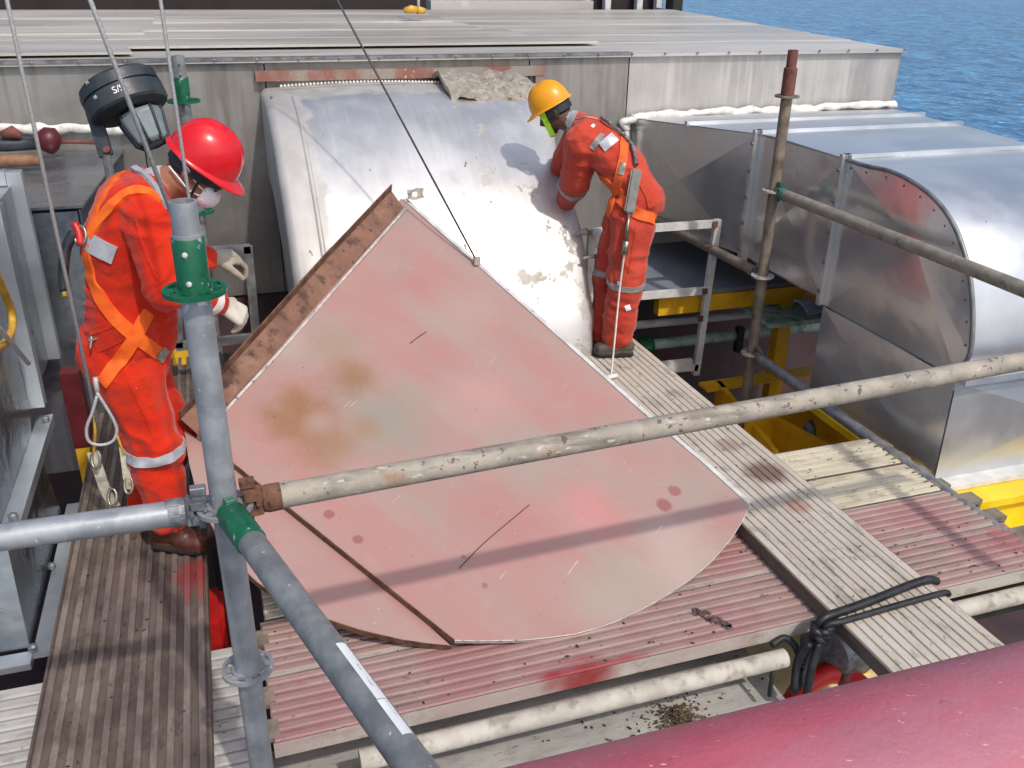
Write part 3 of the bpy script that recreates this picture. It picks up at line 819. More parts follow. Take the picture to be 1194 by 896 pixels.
M['pl_red_deck'] = plank_mat('red_plank_groove', '#8a6f69', '#95786f', '#6d5c55', 'X', '#906062', .8)
M['pl_red'] = plank_mat('red_plank_rib', '#957a73', '#a0857d', '#84766d', 'X', '#986a6a', .72, (.55, .7), [(onz(690, 793, 0), .13, '#8f1a26', .85), (onz(740, 780, 0), .10, '#8f1a26', .75), (onz(650, 797, 0), .07, '#8f1a26', .85), (onz(1180, 630, 0), .12, '#96303a', .5)])
M['pl_redpale'] = plank_mat('pale_side_rail', '#a19a90', '#b0a99e', '#7f766b', 'X', '#a08a84', .7, (.55, .7), [(onz(690, 803, -.03), .13, '#86181f', .95), (onz(645, 812, -.03), .05, '#86181f', .9)])
M['pl_beige'] = plank_mat('beige_plank_rib', '#bcb39c', '#cdc5b0', '#8f8672', 'X', None, .75)
M['pl_beige_deck'] = plank_mat('beige_plank_groove', '#8d8470', '#9c937f', '#5f584c', 'X', None, .8)
M['pl_white'] = plank_mat('pale_plank_rib', '#b3a99b', '#c2b8ab', '#85786b', 'Y', None, .7, (.58, .75), [(onz(893, 552, .06), .11, '#6a4e42', .85), (onz(930, 590, .06), .07, '#9a6a56', .7), (onz(850, 520, .06), .08, '#8c7462', .6)])
M['pl_white_deck'] = plank_mat('pale_plank_groove', '#5f564c', '#6d645a', '#40382f', 'Y', None, .85)
M['pl_brown'] = plank_mat('brown_plank_rib', '#7a6d64', '#897c73', '#574b44', 'Y', None, .75, (.40, .62), [(onz(230, 668, 0), .10, '#9a2a2c', .8), (onz(225, 690, 0), .07, '#a03434', .7), (onz(165, 700, 0), .25, '#5f5458', .4)])
M['pl_brown_deck'] = plank_mat('brown_plank_groove', '#5c5048', '#695c53', '#40362f', 'Y', None, .85, (.45, .65), [(onz(230, 668, 0), .10, '#82262a', .8)])
M['pl_grey'] = plank_mat('grey_plank_rib', '#a3a09b', '#b4b1ab', '#8a857e', 'X', None, .6)
M['pl_side'] = plank_mat('plank_edge_metal', '#5d4f46', '#6c5e54', '#40362f', 'Y', None, .75)
YF = 2.09
plank('front red ribbed plank nearest the white tube, with a bright red paint smear', (-.04, YF), (1, .015), 3.0, .285, 0, 7, M['pl_red_deck'], M['pl_red'], M['pl_redpale'], hooks=(1, 1), ribw=.42, ribh=.005, slope=1.9)
plank('second red ribbed plank, under the round edge of the pink sheet', (-.04, YF + .293), (1, .015), 2.98, .27, 0, 7, M['pl_red_deck'], M['pl_red'], M['pl_redpale'], hooks=(1, 1), ribw=.42, ribh=.006, slope=1.9)
plank('beige ribbed plank beside the red planks', (-.03, YF + .57), (1, .015), 2.92, .245, .002, 6, M['pl_beige_deck'], M['pl_beige'], M['pl_side'], hooks=(0, 1), ribw=.6)
plank('rearmost beige ribbed plank, next to the yellow beams', (-.02, YF + .822), (1, .015), 2.9, .25, .004, 6, M['pl_beige_deck'], M['pl_beige'], M['pl_side'], hooks=(0, 1), ribw=.6)
dd = (-.03, 1)
plank('pale ribbed plank lying slanted on top of the red planks, tied with black rope', (2.31, 1.72), (-.022, 1), 3.25, .45, .062, 12, M['pl_white_deck'], M['pl_white'], M['pl_side'], ribw=.76, ribh=.008)
plank('dirty brown ribbed plank under the worker in the red helmet', (-.215, 1.45), (-.003, 1), 3.7, .50, .003, 11, M['pl_brown_deck'], M['pl_brown'], M['pl_side'], ribw=.42)
M['pl_grey_deck'] = plank_mat('grey_plank_groove', '#83817d', '#92908b', '#6a6661', 'X', None, .65)
plank('grey ribbed plank passing under the brown plank at the lower left', (-2.0, 2.06), (1, 0), 1.93, .57, -.062, 12, M['pl_grey_deck'], M['pl_grey'], M['pl_grey'], ribw=.6, ribh=.007)
plank('low dirty grey board with debris under the white tube', (-.2, 1.35), (1, .01), 1.95, 1.0, -.32, 3, M['pl_grey_deck'], M['pl_grey'], M['pl_grey'], ribw=.93, ribh=.004)

# ------------------------------------------------------------------ scaffold tubes
R6 = .030
def hollow(bm, p0, p1, r, seg=24, depth=.3):
    p0, p1 = V(p0), V(p1)
    ax = (p1 - p0); L = ax.length
    lathe(bm, [(r, 0), (r, L * .25), (r, L * .5), (r, L), (r * .86, L), (r * .86, L - depth)], p0, ax, seg)
def rosette(bm, c, R=.062, r=.0305, th=.009, holes=8, rot=0):
    def arcseg(r0, r1, a0, a1):
        n = max(1, int((a1 - a0) / .2))
        for i in range(n):
            b0, b1 = a0 + (a1 - a0) * i / n, a0 + (a1 - a0) * (i + 1) / n
            prism(bm, [c + V((math.cos(b) * q, math.sin(b) * q, -th / 2)) for q, b in ((r0, b0), (r1, b0), (r1, b1), (r0, b1))], (0, 0, th))
    arcseg(r, r + .010, 0, 2 * math.pi)
    arcseg(R - .009, R, 0, 2 * math.pi)
    for i in range(holes):
        a = rot + 2 * math.pi * i / holes
        arcseg(r + .009, R - .008, a - .17, a + .17)
    bmesh.ops.remove_doubles(bm, verts=bm.verts, dist=.0004)
def wedge_head(parent, c, d, mat, k=1.0):
    """cast ledger head that clamps a rosette at c; d points from the standard along the ledger"""
    d = V(d).normalized(); s = V((0, 0, 1)).cross(d).normalized(); z = V((0, 0, 1))
    bm = B()
    obox(bm, c + d * .060 + z * .019 * k, d, s, z, (.018, .022 * k, .011 * k)); obox(bm, c + d * .060 - z * .019 * k, d, s, z, (.018, .022 * k, .011 * k))
    obox(bm, c + d * .076, d, s, z, (.008, .022 * k, .028 * k))
    lathe(bm, [(.022, .0), (.030, .004), (.0335, .016), (.0325, .045)], c + d * .080, d, 18)
    lathe(bm, [(.006, -.026 * k), (.006, .026 * k)], c + d * .072, s, 8)
    bmesh.ops.bevel(bm, geom=[e for e in bm.edges if e.calc_length() > .016], offset=.0025, segments=2, affect='EDGES')
    h = obj('ledger_head', bm, mat, parent)
    bm = B()
    prism(bm, [c + d * .046 + s * -.0035 + z * -.05, c + d * .060 + s * -.0035 + z * -.05, c + d * .070 + s * -.0035 + z * .044 * k, c + d * .036 + s * -.0035 + z * .044 * k], s * .007)
    obox(bm, c + d * .053 + z * .050 * k, d, s, z, (.017 * k, .011, .010))
    bmesh.ops.bevel(bm, geom=bm.edges[:], offset=.0015, segments=1, affect='EDGES')
    obj('wedge', bm, mat, h)
def vtube_at(px, py, y): return ony(px, py, y)

S1 = V((-.075, 1.868, 0))
t = thing('scaffold_standard', 'upright grey scaffold standard with open top in front of the red helmet worker', 'scaffold tube', S1 + V((0, 0, -.3)), 'upright scaffold standards')
bm = B(); hollow(bm, S1 + V((0, 0, -.4)), S1 + V((0, 0, 1.60)), R6, 28); obj('tube', bm, M['galv'], t, True, 40)
bm = B(); hollow(bm, S1 + V((0, 0, 1.50)), S1 + V((0, 0, 1.665)), .0265, 28); obj('spigot', bm, M['galv'], t, True, 40)
bm = B(); lathe(bm, [(.0305, -.0), (.0325, .0), (.0325, .105), (.0308, .108)], S1 + V((0, 0, 1.486)), (0, 0, 1), 28); cuff = obj('green_cuff', bm, M['green'], t, True, 40)
for z in (1.505, 1.565):
    bm = B(); lathe(bm, [(.006, 0), (.005, .003), (.002, .004)], S1 + V((-.008, -.0315, z)), (-.25, -1, 0), 10)
    obj('rivet', bm, M['white_paint'], cuff)
for z, m, R in ((1.482, 'green', .064), (.965, 'galv', .064), (.49, 'galv', .063), (0.0, 'galv', .063)):
    bm = B(); rosette(bm, S1 + V((0, 0, z)), R, .0300, .010); obj('rosette', bm, M[m], t)

ZL = .965
def ledger(label, p0, p1, mat, head=None, headmat=None, r=R6, group='horizontal scaffold tubes', seg=24, sag=.0, extra=None):
    p0, p1 = V(p0), V(p1)
    t = thing('scaffold_ledger', label, 'scaffold tube', (p0 + p1) / 2, group)
    d = (p1 - p0).normalized()
    bm = B()
    n = 12
    pts = [p0 + (p1 - p0) * i / n + V((0, 0, -sag * math.sin(math.pi * i / n))) for i in range(n + 1)]
    tube(bm, pts, r, seg)
    obj('tube', bm, mat, t, True, 40)
    if head is not None: wedge_head(t, V(head), d, headmat or M['cast'])
    return t
c = S1 + V((0, 0, ZL))
ledger('bright grey guard rail running left from the standard behind the brown plank', c + V((-.12, .0, 0)), V((-1.4, 1.90, ZL - .005)), M['galv'], c, M['cast'])
e = onz(1194, 421, ZL)
dr = (e - c).normalized()
ledger('long paint spattered guard rail crossing in front of the pink sheet', c + dr * .12, c + dr * 3.1, M['rusty_tube'], c, M['rust'])
e = onz(480, 890, ZL)
dn = (e - c).normalized()
tL = ledger('grey rail with white sticker coming toward the viewer from the standard', c + dn * .17, c + dn * 1.7, M['galv_dull'], None)
bm = B(); lathe(bm, [(.031, .035), (.0335, .045), (.0335, .17), (.031, .175)], c, dn, 24); obj('green_end', bm, M['green'], tL, True, 40)
wedge_head(tL, c + dn * -.012, dn, M['green_worn'], .62)
# sticker wrapped on that rail
def wrap_patch(bm, p0, d, r, t0, t1, a0, a1, n=8, m=6):
    s, u = frame_of(d)
    g = []
    for i in range(m + 1):
        q = p0 + d * (t0 + (t1 - t0) * i / m)
        g.append([bm.verts.new(q + (s * math.cos(a0 + (a1 - a0) * k / n) + u * math.sin(a0 + (a1 - a0) * k / n)) * r) for k in range(n + 1)])
    for i in range(m):
        for k in range(n): bm.faces.new((g[i][k], g[i][k + 1], g[i + 1][k + 1], g[i + 1][k]))
def stick_angle(p, d, px, py):
    s, u = frame_of(d)
    q = onpl(px, py, p, FW)
    v = q - p; v -= d * v.dot(d)
    toc = (CAM - p); toc -= d * toc.dot(d); toc.normalize()
    side = d.cross(toc).normalized()
    a = max(-.95, min(.95, v.dot(side) / R6))
    vec = toc * math.sqrt(1 - a * a) + side * a
    return math.atan2(vec.dot(u), vec.dot(s))
tA = (onz(400, 763, ZL) - c).dot(dn); tB = (onz(474, 872, ZL) - c).dot(dn)
tM = tA + (tB - tA) * .64
am = stick_angle(c + dn * ((tA + tB) / 2), dn, 442, 810)
bm = B(); wrap_patch(bm, c, dn, R6 + .0006, tA, tM, am - .34, am + .34); st_ = obj('sticker', bm, M['sticker'], tL, True)
bm = B(); wrap_patch(bm, c, dn, R6 + .0009, tM + .002, tB, am - .38, am + .30); st2 = obj('sticker', bm, M['sticker'], tL, True)
# faint worn print running along the sticker, unreadable in the photograph as well
random.seed(5)
def worn_print(t0, t1, a0, count, par):
    bm = B()
    for q in range(count):
        tt = t0 + (t1 - t0) * (q + random.uniform(-.2, .2)) / count
        aa = a0 + random.uniform(-.03, .03)
        wrap_patch(bm, c, dn, R6 + .0014, tt, tt + random.uniform(.0015, .004), aa, aa + random.uniform(.03, .07), 2, 1)
    obj('print', bm, M['faint_ink'], par)
worn_print(tA + (tM - tA) * .42, tA + (tM - tA) * .52, am - .05, 4, st_)
worn_print(tA + (tM - tA) * .66, tA + (tM - tA) * .80, am - .06, 5, st_)
worn_print(tM + (tB - tM) * .10, tM + (tB - tM) * .60, am + .06, 8, st2)

# second standard behind worker one
S2 = V((-.125, 4.9, 0))
t = thing('scaffold_standard', 'thin green fitted standard rising behind the red helmet', 'scaffold tube', S2 + V((0, 0, -1.2)), 'upright scaffold standards')
bm = B(); tube(bm, [S2 + V((0, 0, -1.2)), S2 + V((0, 0, 1.66))], R6, 18); obj('tube', bm, M['galv_dull'], t, True, 40)
for z in (1.45, .90, .45):
    bm = B(); rosette(bm, S2 + V((0, 0, z)), .078, .03, .012); obj('rosette', bm, M['green'], t)
bm = B(); lathe(bm, [(.0305, 0), (.036, .0), (.036, .11), (.031, .112)], S2 + V((0, 0, 1.45)), (0, 0, 1), 18); obj('green_cuff', bm, M['green'], t, True, 40)
bm = B()
for z in (1.57, 1.62): lathe(bm, [(.006, 0), (.006, .004)], S2 + V((0, -.029, z)), (0, -1, 0), 8)
obj('hole', bm, M['ink'], t)

# right standard with its rails
S3 = V((2.90, 4.31, 0))
t = thing('scaffold_standard', 'rusty topped brown standard beside the shiny right duct', 'scaffold tube', S3 + V((0, 0, -1.2)), 'upright scaffold standards')
bm = B(); tube(bm, [S3 + V((0, 0, -1.2)), S3 + V((0, 0, 1.52))], R6, 20); obj('tube', bm, M['brown_tube'], t, True, 40)
bm = B(); hollow(bm, S3 + V((0, 0, 1.44)), S3 + V((0, 0, 1.70)), .0262, 20); obj('spigot', bm, M['red_rust'], t, True, 40)
bm = B(); lathe(bm, [(.0305, 0), (.035, .0), (.035, .14), (.028, .145)], S3 + V((0, 0, 1.47)), (0, 0, 1), 20); obj('cuff', bm, M['red_rust'], t, True, 40)
for z in (1.47, .97, .48, 0.0):
    bm = B(); rosette(bm, S3 + V((0, 0, z)), .064, .03, .010); obj('rosette', bm, M['white_tube'] if z < 1 else M['brown_tube'], t)
ledger('green ended upper rail from the brown standard across the shiny duct', S3 + V((0, -.12, .97)), V((2.9, 1.4, .985)), M['tan_tube'], S3 + V((0, 0, .97)), M['green_worn'])
t = ledger('lower rail behind the ladder frame ending at the brown standard', S3 + V((0, .12, .48)), V((2.9, 6.04, .44)), M['brown_tube'], S3 + V((0, 0, .48)), M['brown_tube'])
ledger('low rail along the ends of the beige planks', S3 + V((0, -.12, .0)), V((2.93, 2.1, -.035)), M['galv_dull'], S3, M['brown_tube'])
ledger('front white chalky tube under the edge of the front red plank', V((.2, 2.045, -.10)), V((1.69, 2.065, -.10)), M['white_tube'], None, r=.033)
ledger('short white chalky tube at the right under the red planks', V((2.30, 2.085, -.085)), V((3.4, 2.10, -.085)), M['white_tube'], None, r=.033)
ledger('grey transom under the left ends of the red planks', V((-.12, 1.2, -.10)), V((-.12, 4.4, -.10)), M['galv_dull'], None)
ledger('grey beam behind the short white tube at the right', V((2.2, 2.16, -.17)), V((3.6, 2.18, -.17)), M['dark_struct'], None, r=.05)

# ------------------------------------------------------------------ wire ropes
def wire(label, pts, r, mat, loop=None):
    t = thing('wire_rope', label, 'wire rope', pts[-1], 'steel wire ropes')
    bm = B(); tube(bm, pts, r, 8); obj('strand', bm, mat, t, True)
    return t
p0, p1 = ony(8, 0, 3.0), ony(113, 492, 3.0)
t = wire('wire rope hanging at the far left with an eye loop by the worker\'s hip', [p0 + (p0 - p1) * 1.2, p0, p1], .006, M['steel_wire'])
bm = B(); tube(bm, smoothpts([ony(113, 462, 2.995), ony(108, 480, 2.99), ony(101, 500, 2.99), ony(104, 515, 2.99), ony(118, 519, 2.99), ony(132, 514, 2.99), ony(136, 500, 2.99), ony(128, 482, 2.99), ony(113, 458, 2.995)], 6), .0055, 8); obj('eye_loop', bm, M['steel_wire'], t, True)
bm = B(); tube(bm, [ony(111, 440, 3.0), ony(114, 462, 3.0)], [.008, .008], 10); obj('ferrule', bm, M['steel_wire'], t, True)
p0, p1 = ony(105, 0, 2.3), ony(199, 246, 2.3)
wire('wire rope slanting down across the shoulder of the red helmet worker', [p0 + (p0 - p1) * 2.0, p0, p1], .0055, M['steel_wire'])
p0, p1 = ony(187, 0, 2.45), ony(262, 520, 2.45)
wire('wire rope passing in front of the red helmet beside the grey standard', [p0 + (p0 - p1) * 1.0, p0, p1], .0045, M['steel_wire'])

# ------------------------------------------------------------------ the big pink sheet
def build_sheet():
    A = onz(455, 225, .98); B_ = onz(530, 748, .045); C = onz(875, 590, .115)
    n = (B_ - A).cross(C - A).normalized()
    if n.z < 0: n = -n
    P = lambda px, py: onpl(px, py, A, n)
    M['sheet'] = make_sheet_mat(A, C, B_, P(210, 490))
    t = thing('metal_sheet', 'large faded red fan shaped metal sheet leaning from the planks to the old duct', 'metal sheet', B_)
    def panel(name, outline, lift, th, mat, apex=None, warp=.008):
        pts = [P(*q) + n * lift for q in outline]
        c0 = sum(pts, V()) / len(pts)
        # dense boundary, then rings toward the middle
        den = []
        for i in range(len(pts)):
            a, b = pts[i], pts[(i + 1) % len(pts)]
            k = max(1, int((b - a).length / .05))
            for j in range(k): den.append(a + (b - a) * j / k)
        bm = B()
        rings = []
        for f in (1.0, .985, .9, .78, .64, .5, .35, .2, .08):
            row = []
            for q in den:
                p = c0 + (q - c0) * f
                d = noise.noise(p * 1.7) * warp + noise.noise(p * 4) * warp * .35 + .004 * (1 - f) * abs(math.sin(7 * math.atan2(p.y - A.y, p.x - A.x)))
                row.append(bm.verts.new(p + n * d * (1 if f < .99 else .8)))
            rings.append(row)
        N = len(den)
        for a, b in zip(rings, rings[1:]):
            for k in range(N): bm.faces.new((a[k], a[(k + 1) % N], b[(k + 1) % N], b[k]))
        cv = bm.verts.new(c0 + n * noise.noise(c0 * 1.7) * warp)
        for k in range(N): bm.faces.new((rings[-1][k], rings[-1][(k + 1) % N], cv))
        ret = bmesh.ops.extrude_face_region(bm, geom=bm.faces[:])
        for e in ret['geom']:
            if isinstance(e, bmesh.types.BMVert): e.co -= n * th
        return obj(name, bm, mat, t, True, 35)
    arc = [(875, 590), (866, 608), (852, 630), (830, 655), (811, 672), (790, 687), (768, 701), (745, 713), (722, 724), (700, 732), (670, 740), (640, 744), (610, 747), (580, 748), (555, 748.5), (530, 748)]
    panel('main_panel', [(462, 238), (468, 232), (560, 313), (655, 398), (744, 477), (815, 537)] + arc + [(440, 676), (350, 604), (270, 540), (236, 512), (262, 470), (330, 398), (400, 317)], 0, .004, M['sheet'])
    low = [(528, 749), (500, 746.5), (470, 742), (440, 735), (420, 730), (396, 722), (375, 715), (350, 704), (325, 691), (300, 674), (276, 652), (256, 626), (240, 598), (228, 566), (220, 535), (214, 495)]
    panel('lower_panel', low + [(250, 520), (350, 598), (440, 670)], -.030, .004, M['sheet'])
    # rim: standing edges
    def rim(name, line, h0, h1, th, mat):
        pts = [P(*q) for q in line]
        bm = B()
        rows = []
        for i, p in enumerate(pts):
            d = (pts[min(i + 1, len(pts) - 1)] - pts[max(i - 1, 0)]).normalized()
            s = d.cross(n)
            w_ = n * noise.noise(p * 1.7) * .008
            rows.append([bm.verts.new(p + w_ + n * h + s * e) for h, e in ((h0, 0), (h1, 0), (h1, th), (h0, th))])
        for a, b in zip(rows, rows[1:]):
            for k in range(4): bm.faces.new((a[k], a[(k + 1) % 4], b[(k + 1) % 4], b[k]))
        bm.faces.new(rows[0]); bm.faces.new(rows[-1])
        return obj(name, bm, mat, t)
    rim('edge_fold', [(530, 748), (440, 676), (350, 604), (270, 540), (236, 512)], -.028, .002, .004, M['rust'])
    rim('arc_lip', low[:-2], -.055, -.028, .003, M['rust'])
    rim('arc_lip', arc, -.012, .003, .003, M['lip_bright'])
    rim('right_lip', [(470, 234), (560, 313), (655, 398), (744, 477), (815, 537), (872, 588)], -.012, .007, -.020, M['lip_white'])
    # rusty angle flange up the left edge: a strip folded up from the sheet
    e0 = [(470, 243), (400, 322), (330, 402), (262, 476), (236, 512)]
    e1 = [(456, 222), (385, 297), (312, 378), (245, 452), (210, 488)]
    bm = B()
    ra, rb, rc = [], [], []
    for (q0, q1) in zip(e0, e1):
        a = P(*q0) + n * .004
        b = onpl(q1[0], q1[1], A + n * .055, n)
        d = n * .003 * noise.noise(a * 4)
        ra.append([bm.verts.new(a), bm.verts.new(b + d), bm.verts.new(b + d + n * -.006 + (b - a).normalized() * .004), bm.verts.new(a + n * -.006)])
    for a, b in zip(ra, ra[1:]):
        for k in range(4): bm.faces.new((a[k], a[(k + 1) % 4], b[(k + 1) % 4], b[k]))
    bm.faces.new(ra[0]); bm.faces.new(ra[-1])
    fl = obj('edge_flange', bm, M['flange_rust'], t)
    bm = B(); tube(bm, smoothpts([P(q[0] + 3, q[1] + 2) + n * (.005 + .008 * noise.noise(P(*q) * 1.7)) for q in e0], 8), .007, 8)
    obj('seam_bead', bm, M['lip_bright'], fl, True)
    bm = B()
    for (q0, q1) in zip(e1[:-1], e1[1:]):
        a = onpl(q0[0], q0[1], A + n * .055, n); b = onpl(q1[0], q1[1], A + n * .055, n)
        bar(bm, a + n * .004, b + n * .004, .007, .062, n)
    obj('flange_lip', bm, M['rust'], fl)
    bm = B()
    for i in range(9):
        u = .12 + i / 9 * .86
        f = u * 4; k = min(3, int(f)); f -= k
        a = P(*e0[k]).lerp(P(*e0[k + 1]), f) + n * .004
        b = onpl(*e1[k], A + n * .055, n).lerp(onpl(*e1[k + 1], A + n * .055, n), f)
        q = a.lerp(b, .35 + .35 * random.random())
        nn = (b - a).cross(P(*e0[1]) - P(*e0[0])).normalized()
        if nn.dot(CAM - q) < 0: nn = -nn
        lathe(bm, [(.007, -.001), (.006, .0035), (.003, .004)], q, nn, 8)
    o = obj('bolt_hole', bm, M['ink'], fl); o['kind'] = 'stuff'
    # scratches gouged in the paint
    bm = B()
    for (a, b) in (((535, 664), (617, 590)), ((478, 402), (497, 388)), ((430, 560), (440, 556))):
        pa, pb = P(*a), P(*b)
        pts = smoothpts([pa, pa.lerp(pb, .4) + n.cross(pb - pa) * .02, pb], 5)
        s = (pb - pa).cross(n).normalized() * .0016
        for u_, v_ in zip(pts, pts[1:]):
            off = [n * (noise.noise(z_ * 1.7) * .008 + noise.noise(z_ * 4) * .0028 + .0055) for z_ in (u_, v_)]
            bm.faces.new([bm.verts.new(z_) for z_ in (u_ + off[0] - s, u_ + off[0] + s, v_ + off[1] + s, v_ + off[1] - s)])
    obj('scratch', bm, M['chip_dark'], t)
    # crumpled white tab with a hole at the top corner
    bm = B()
    c = P(483, 236) + n * .05
    g = []
    for i in range(9):
        row = []
        for j in range(7):
            p = c + (RT * (i - 4) * .011 + (UP * .8 + FW * .3) * (j - 3) * .012)
            p += noise.noise_vector(p * 22) * .016
            row.append(bm.verts.new(p))
        g.append(row)
    for i in range(8):
        for j in range(6):
            if 3 <= i <= 4 and 2 <= j <= 3: continue
            bm.faces.new((g[i][j], g[i + 1][j], g[i + 1][j + 1], g[i][j + 1]))
    obj('bent_tab', bm, M['old_foil'], t)
    # corner bracket sticking out at the lower left
    bm = B(); prism(bm, [P(209, 487) + n * .02, P(236, 458) + n * .02, P(262, 500) + n * .02, P(238, 512) + n * .02], n * -.008); obj('corner_bracket', bm, M['flange_rust'], t)
    # rope fixed to the right edge
    q = P(555, 309) + n * .01
    bm = B(); box(bm, q - V((.012, .012, .008)), q + V((.018, .012, .03))); obj('lug', bm, M['old_foil'], t)
    top = ony(393, 0, 4.75)
    wire('dark wire rope holding the right edge of the pink sheet', [top + (top - q) * .8, top, q + V((0, 0, .015))], .005, M['dark_wire'])
    return A, B_, C, n
M['lip_bright'] = simple('bare_bent_edge', '#b9b2a8', '#d2ccc4', 30, .5, .3, [lay('#6a5a52', 40, .58, .66, None, .8, 0., .9)], 60, .3)
M['lip_white'] = simple('pale_folded_edge', '#b9b8b2', '#cfcec9', 20, .5, .1, [lay('#8d8378', 26, .60, .68, None, .8, 0., .7)], 60, .2)
M['flange_rust'] = simple('rusty_primer_flange', '#6f4e3e', '#876351', 7, .8, .05, [lay('#46312a', 15, .48, .66, None, .85, 0., .85), lay('#9a7a66', 5, .52, .70, None, .8, 0., .6), lay('#2e2320', 30, .62, .7, None, .9, 0., .8)], 60, .4)
build_sheet()

# ------------------------------------------------------------------ black tie on the slanted plank
def on_plank(px, py, z=.066): return onz(px, py, z)
t = thing('black_tie', 'black rubber tie lashing the slanted pale plank to the white tube', 'strap', onz(935, 760, -.1))
def strap3(name, pts, wd, th, mat, parent, up=V((0, 0, 1))):
    bm = B()
    P = smoothpts(pts, 6)
    rows = []
    for i, p in enumerate(P):
        d = (P[min(i + 1, len(P) - 1)] - P[max(i - 1, 0)]).normalized()
        s = d.cross(up).normalized()
        u = s.cross(d)
        rows.append([bm.verts.new(p + s * a * wd / 2 + u * b * th / 2) for a, b in ((-1, -1), (1, -1), (1, 1), (-1, 1))])
    for a, b in zip(rows, rows[1:]):
        for k in range(4): bm.faces.new((a[k], a[(k + 1) % 4], b[(k + 1) % 4], b[k]))
    bm.faces.new(rows[0]); bm.faces.new(rows[-1])
    return obj(name, bm, mat, parent)
bm = B()
tube(bm, smoothpts([on_plank(1092, 678, .055), on_plank(1083, 676, .078), on_plank(1060, 683, .078), on_plank(1018, 700, .080), on_plank(985, 712, .078), on_plank(962, 720, .076), on_plank(955, 728, .05), onz(953, 738, .0)], 6), .016, 8)
obj('band', bm, M['black_strap'], t, True)
bm = B(); tube(bm, smoothpts([on_plank(1106, 693, .06), on_plank(1098, 692, .076), on_plank(1040, 708, .076), on_plank(985, 724, .076), on_plank(966, 728, .07), on_plank(960, 735, .04)], 6), .0115, 8); obj('band', bm, M['black_strap'], t, True)
cz = onz(958, 735, .03)
bm = B()
for k in range(5):
    a = k * 1.3
    tube(bm, smoothpts([cz + V((.03 * math.cos(a), .02 * math.sin(a), -.03 + k * .012)), cz + V((.035 * math.cos(a + 2), .025 * math.sin(a + 2), .01)), cz + V((.03 * math.cos(a + 4), .03 * math.sin(a + 4), -.02)), cz + V((.03 * math.cos(a + 6.3), .02 * math.sin(a + 6.3), -.03 + k * .012))], 5), .015, 8)
obj('knot', bm, M['black_strap'], t, True)
bm = B()
for (a, b, cc) in (((950, 742), (942, 765), (932, 800)), ((944, 750), (930, 772), (926, 806)), ((955, 748), (946, 782), (940, 812))):
    tube(bm, smoothpts([onz(*a, .0), onz(*b, -.10), onz(*cc, -.2)], 6), .014, 8)
tube(bm, smoothpts([onz(900, 752, -.06), onz(915, 744, -.05), onz(928, 755, -.08), onz(934, 775, -.12)], 6), .013, 8)
for k in range(5):
    q = onz(938 - k * 2, 762 + k * 11, -.08 - k * .03)
    tube(bm, [q + V((.018 * math.cos(x_ * 1.05), .012, .02 * math.sin(x_ * 1.05))) for x_ in range(6)], .007, 6, closed=True)
obj('hanging_tail', bm, M['black_strap'], t, True)
bm = B(); tube(bm, [onz(903, 770, -.12), onz(897, 812, -.25)], .008, 8); obj('cord', bm, M['black_strap'], t, True)

# ------------------------------------------------------------------ pink pipe nearest the viewer
k = Mt('pink_worn_paint')
f = k.smooth(k.noise(5, 6), .35, .65)
cc = k.mix(f, rgb('#ad4f5c'), rgb('#b65d6a'))
x_, y_, z_ = k.sep()
m = k.smooth(k.noise(3.5, 6, (.5, 2, 2), offset=(2, 2, 2)), .42, .66, 0, .55)
cc = k.mix(m, cc, rgb('#987480'))
m = k.smooth(k.noise(9, 7), .56, .72, 0, .6)
cc = k.mix(m, cc, rgb('#b43a58'))
m = k.smooth(k.noise(22, 9, (.6, 1.6, 1.6), rough=.75, offset=(5, 5, 5)), .60, .64, 0, .35)
cc = k.mix(m, cc, rgb('#8f5f6a'))
m = k.smooth(k.noise(140, 3, (.4, 1.6, 1.6), (0, 0, .5)), .69, .73, 0, .6)
cc = k.mix(m, cc, rgb('#d9a3b0'))
m = k.smooth(k.noise(75, 2, (.6, 2.2, 2.2), (0, 0, .5)), .725, .745, 0, .8)
cc = k.mix(m, cc, rgb('#ecc9d0'))
m = k.smooth(k.noise(60, 4, offset=(4, 0, 2)), .68, .72, 0, .5)
cc = k.mix(m, cc, rgb('#7a4048'))
M['pink'] = k.done(cc, k.fmix(f, .5, .62), 0, k.math('ADD', k.noise(160, 5), k.math('MULTIPLY', k.noise(30, 5), 1.5)), .002, .5)
t = thing('pink_pipe', 'thick pink painted pipe rail across the lower right foreground', 'pipe', (.9, .5, 1.15))
bm = B(); tube(bm, [(.0, .518, 1.299), (.5, .518, 1.299), (1.0, .518, 1.299), (2.2, .518, 1.299)], .13, 64); obj('pipe_wall', bm, M['pink'], t, True, 40)

# ------------------------------------------------------------------ ladder-like guard frame beside worker two
def guard_frame(name, label, posts, rails, mat, loc, wd=.045):
    t = thing(name, label, 'guard frame', loc)
    for a, b in posts:
        bm = B(); bar(bm, a, b, wd, wd * .7, V((0, 1, 0))); o = obj('post', bm, mat, t)
    for a, b in rails:
        bm = B(); bar(bm, a, b, wd * .7, wd); obj('rail', bm, mat, t)
    return t
y = 4.9
gf = guard_frame('guard_frame', 'white guard frame with two rails beside the yellow helmet worker', [(ony(837, 256, y), ony(811, 437, y)), (ony(690, 268, y + .02), ony(682, 440, y + .02))],
            [(ony(833, 261, y), ony(690, 271, y)), (ony(823, 339, y), ony(686, 350, y)), (ony(813, 428, y), ony(690, 438, y))], M['white_paint'], ony(812, 437, y))
bm = B()
for (px, py) in ((834, 262), (829, 290), (822, 340), (817, 372)): obox(bm, ony(px, py, y - .024), V((1, 0, 0)), V((0, 1, 0)), V((0, 0, 1)), (.016, .006, .018))
obj('clip', bm, M['rust'], gf)
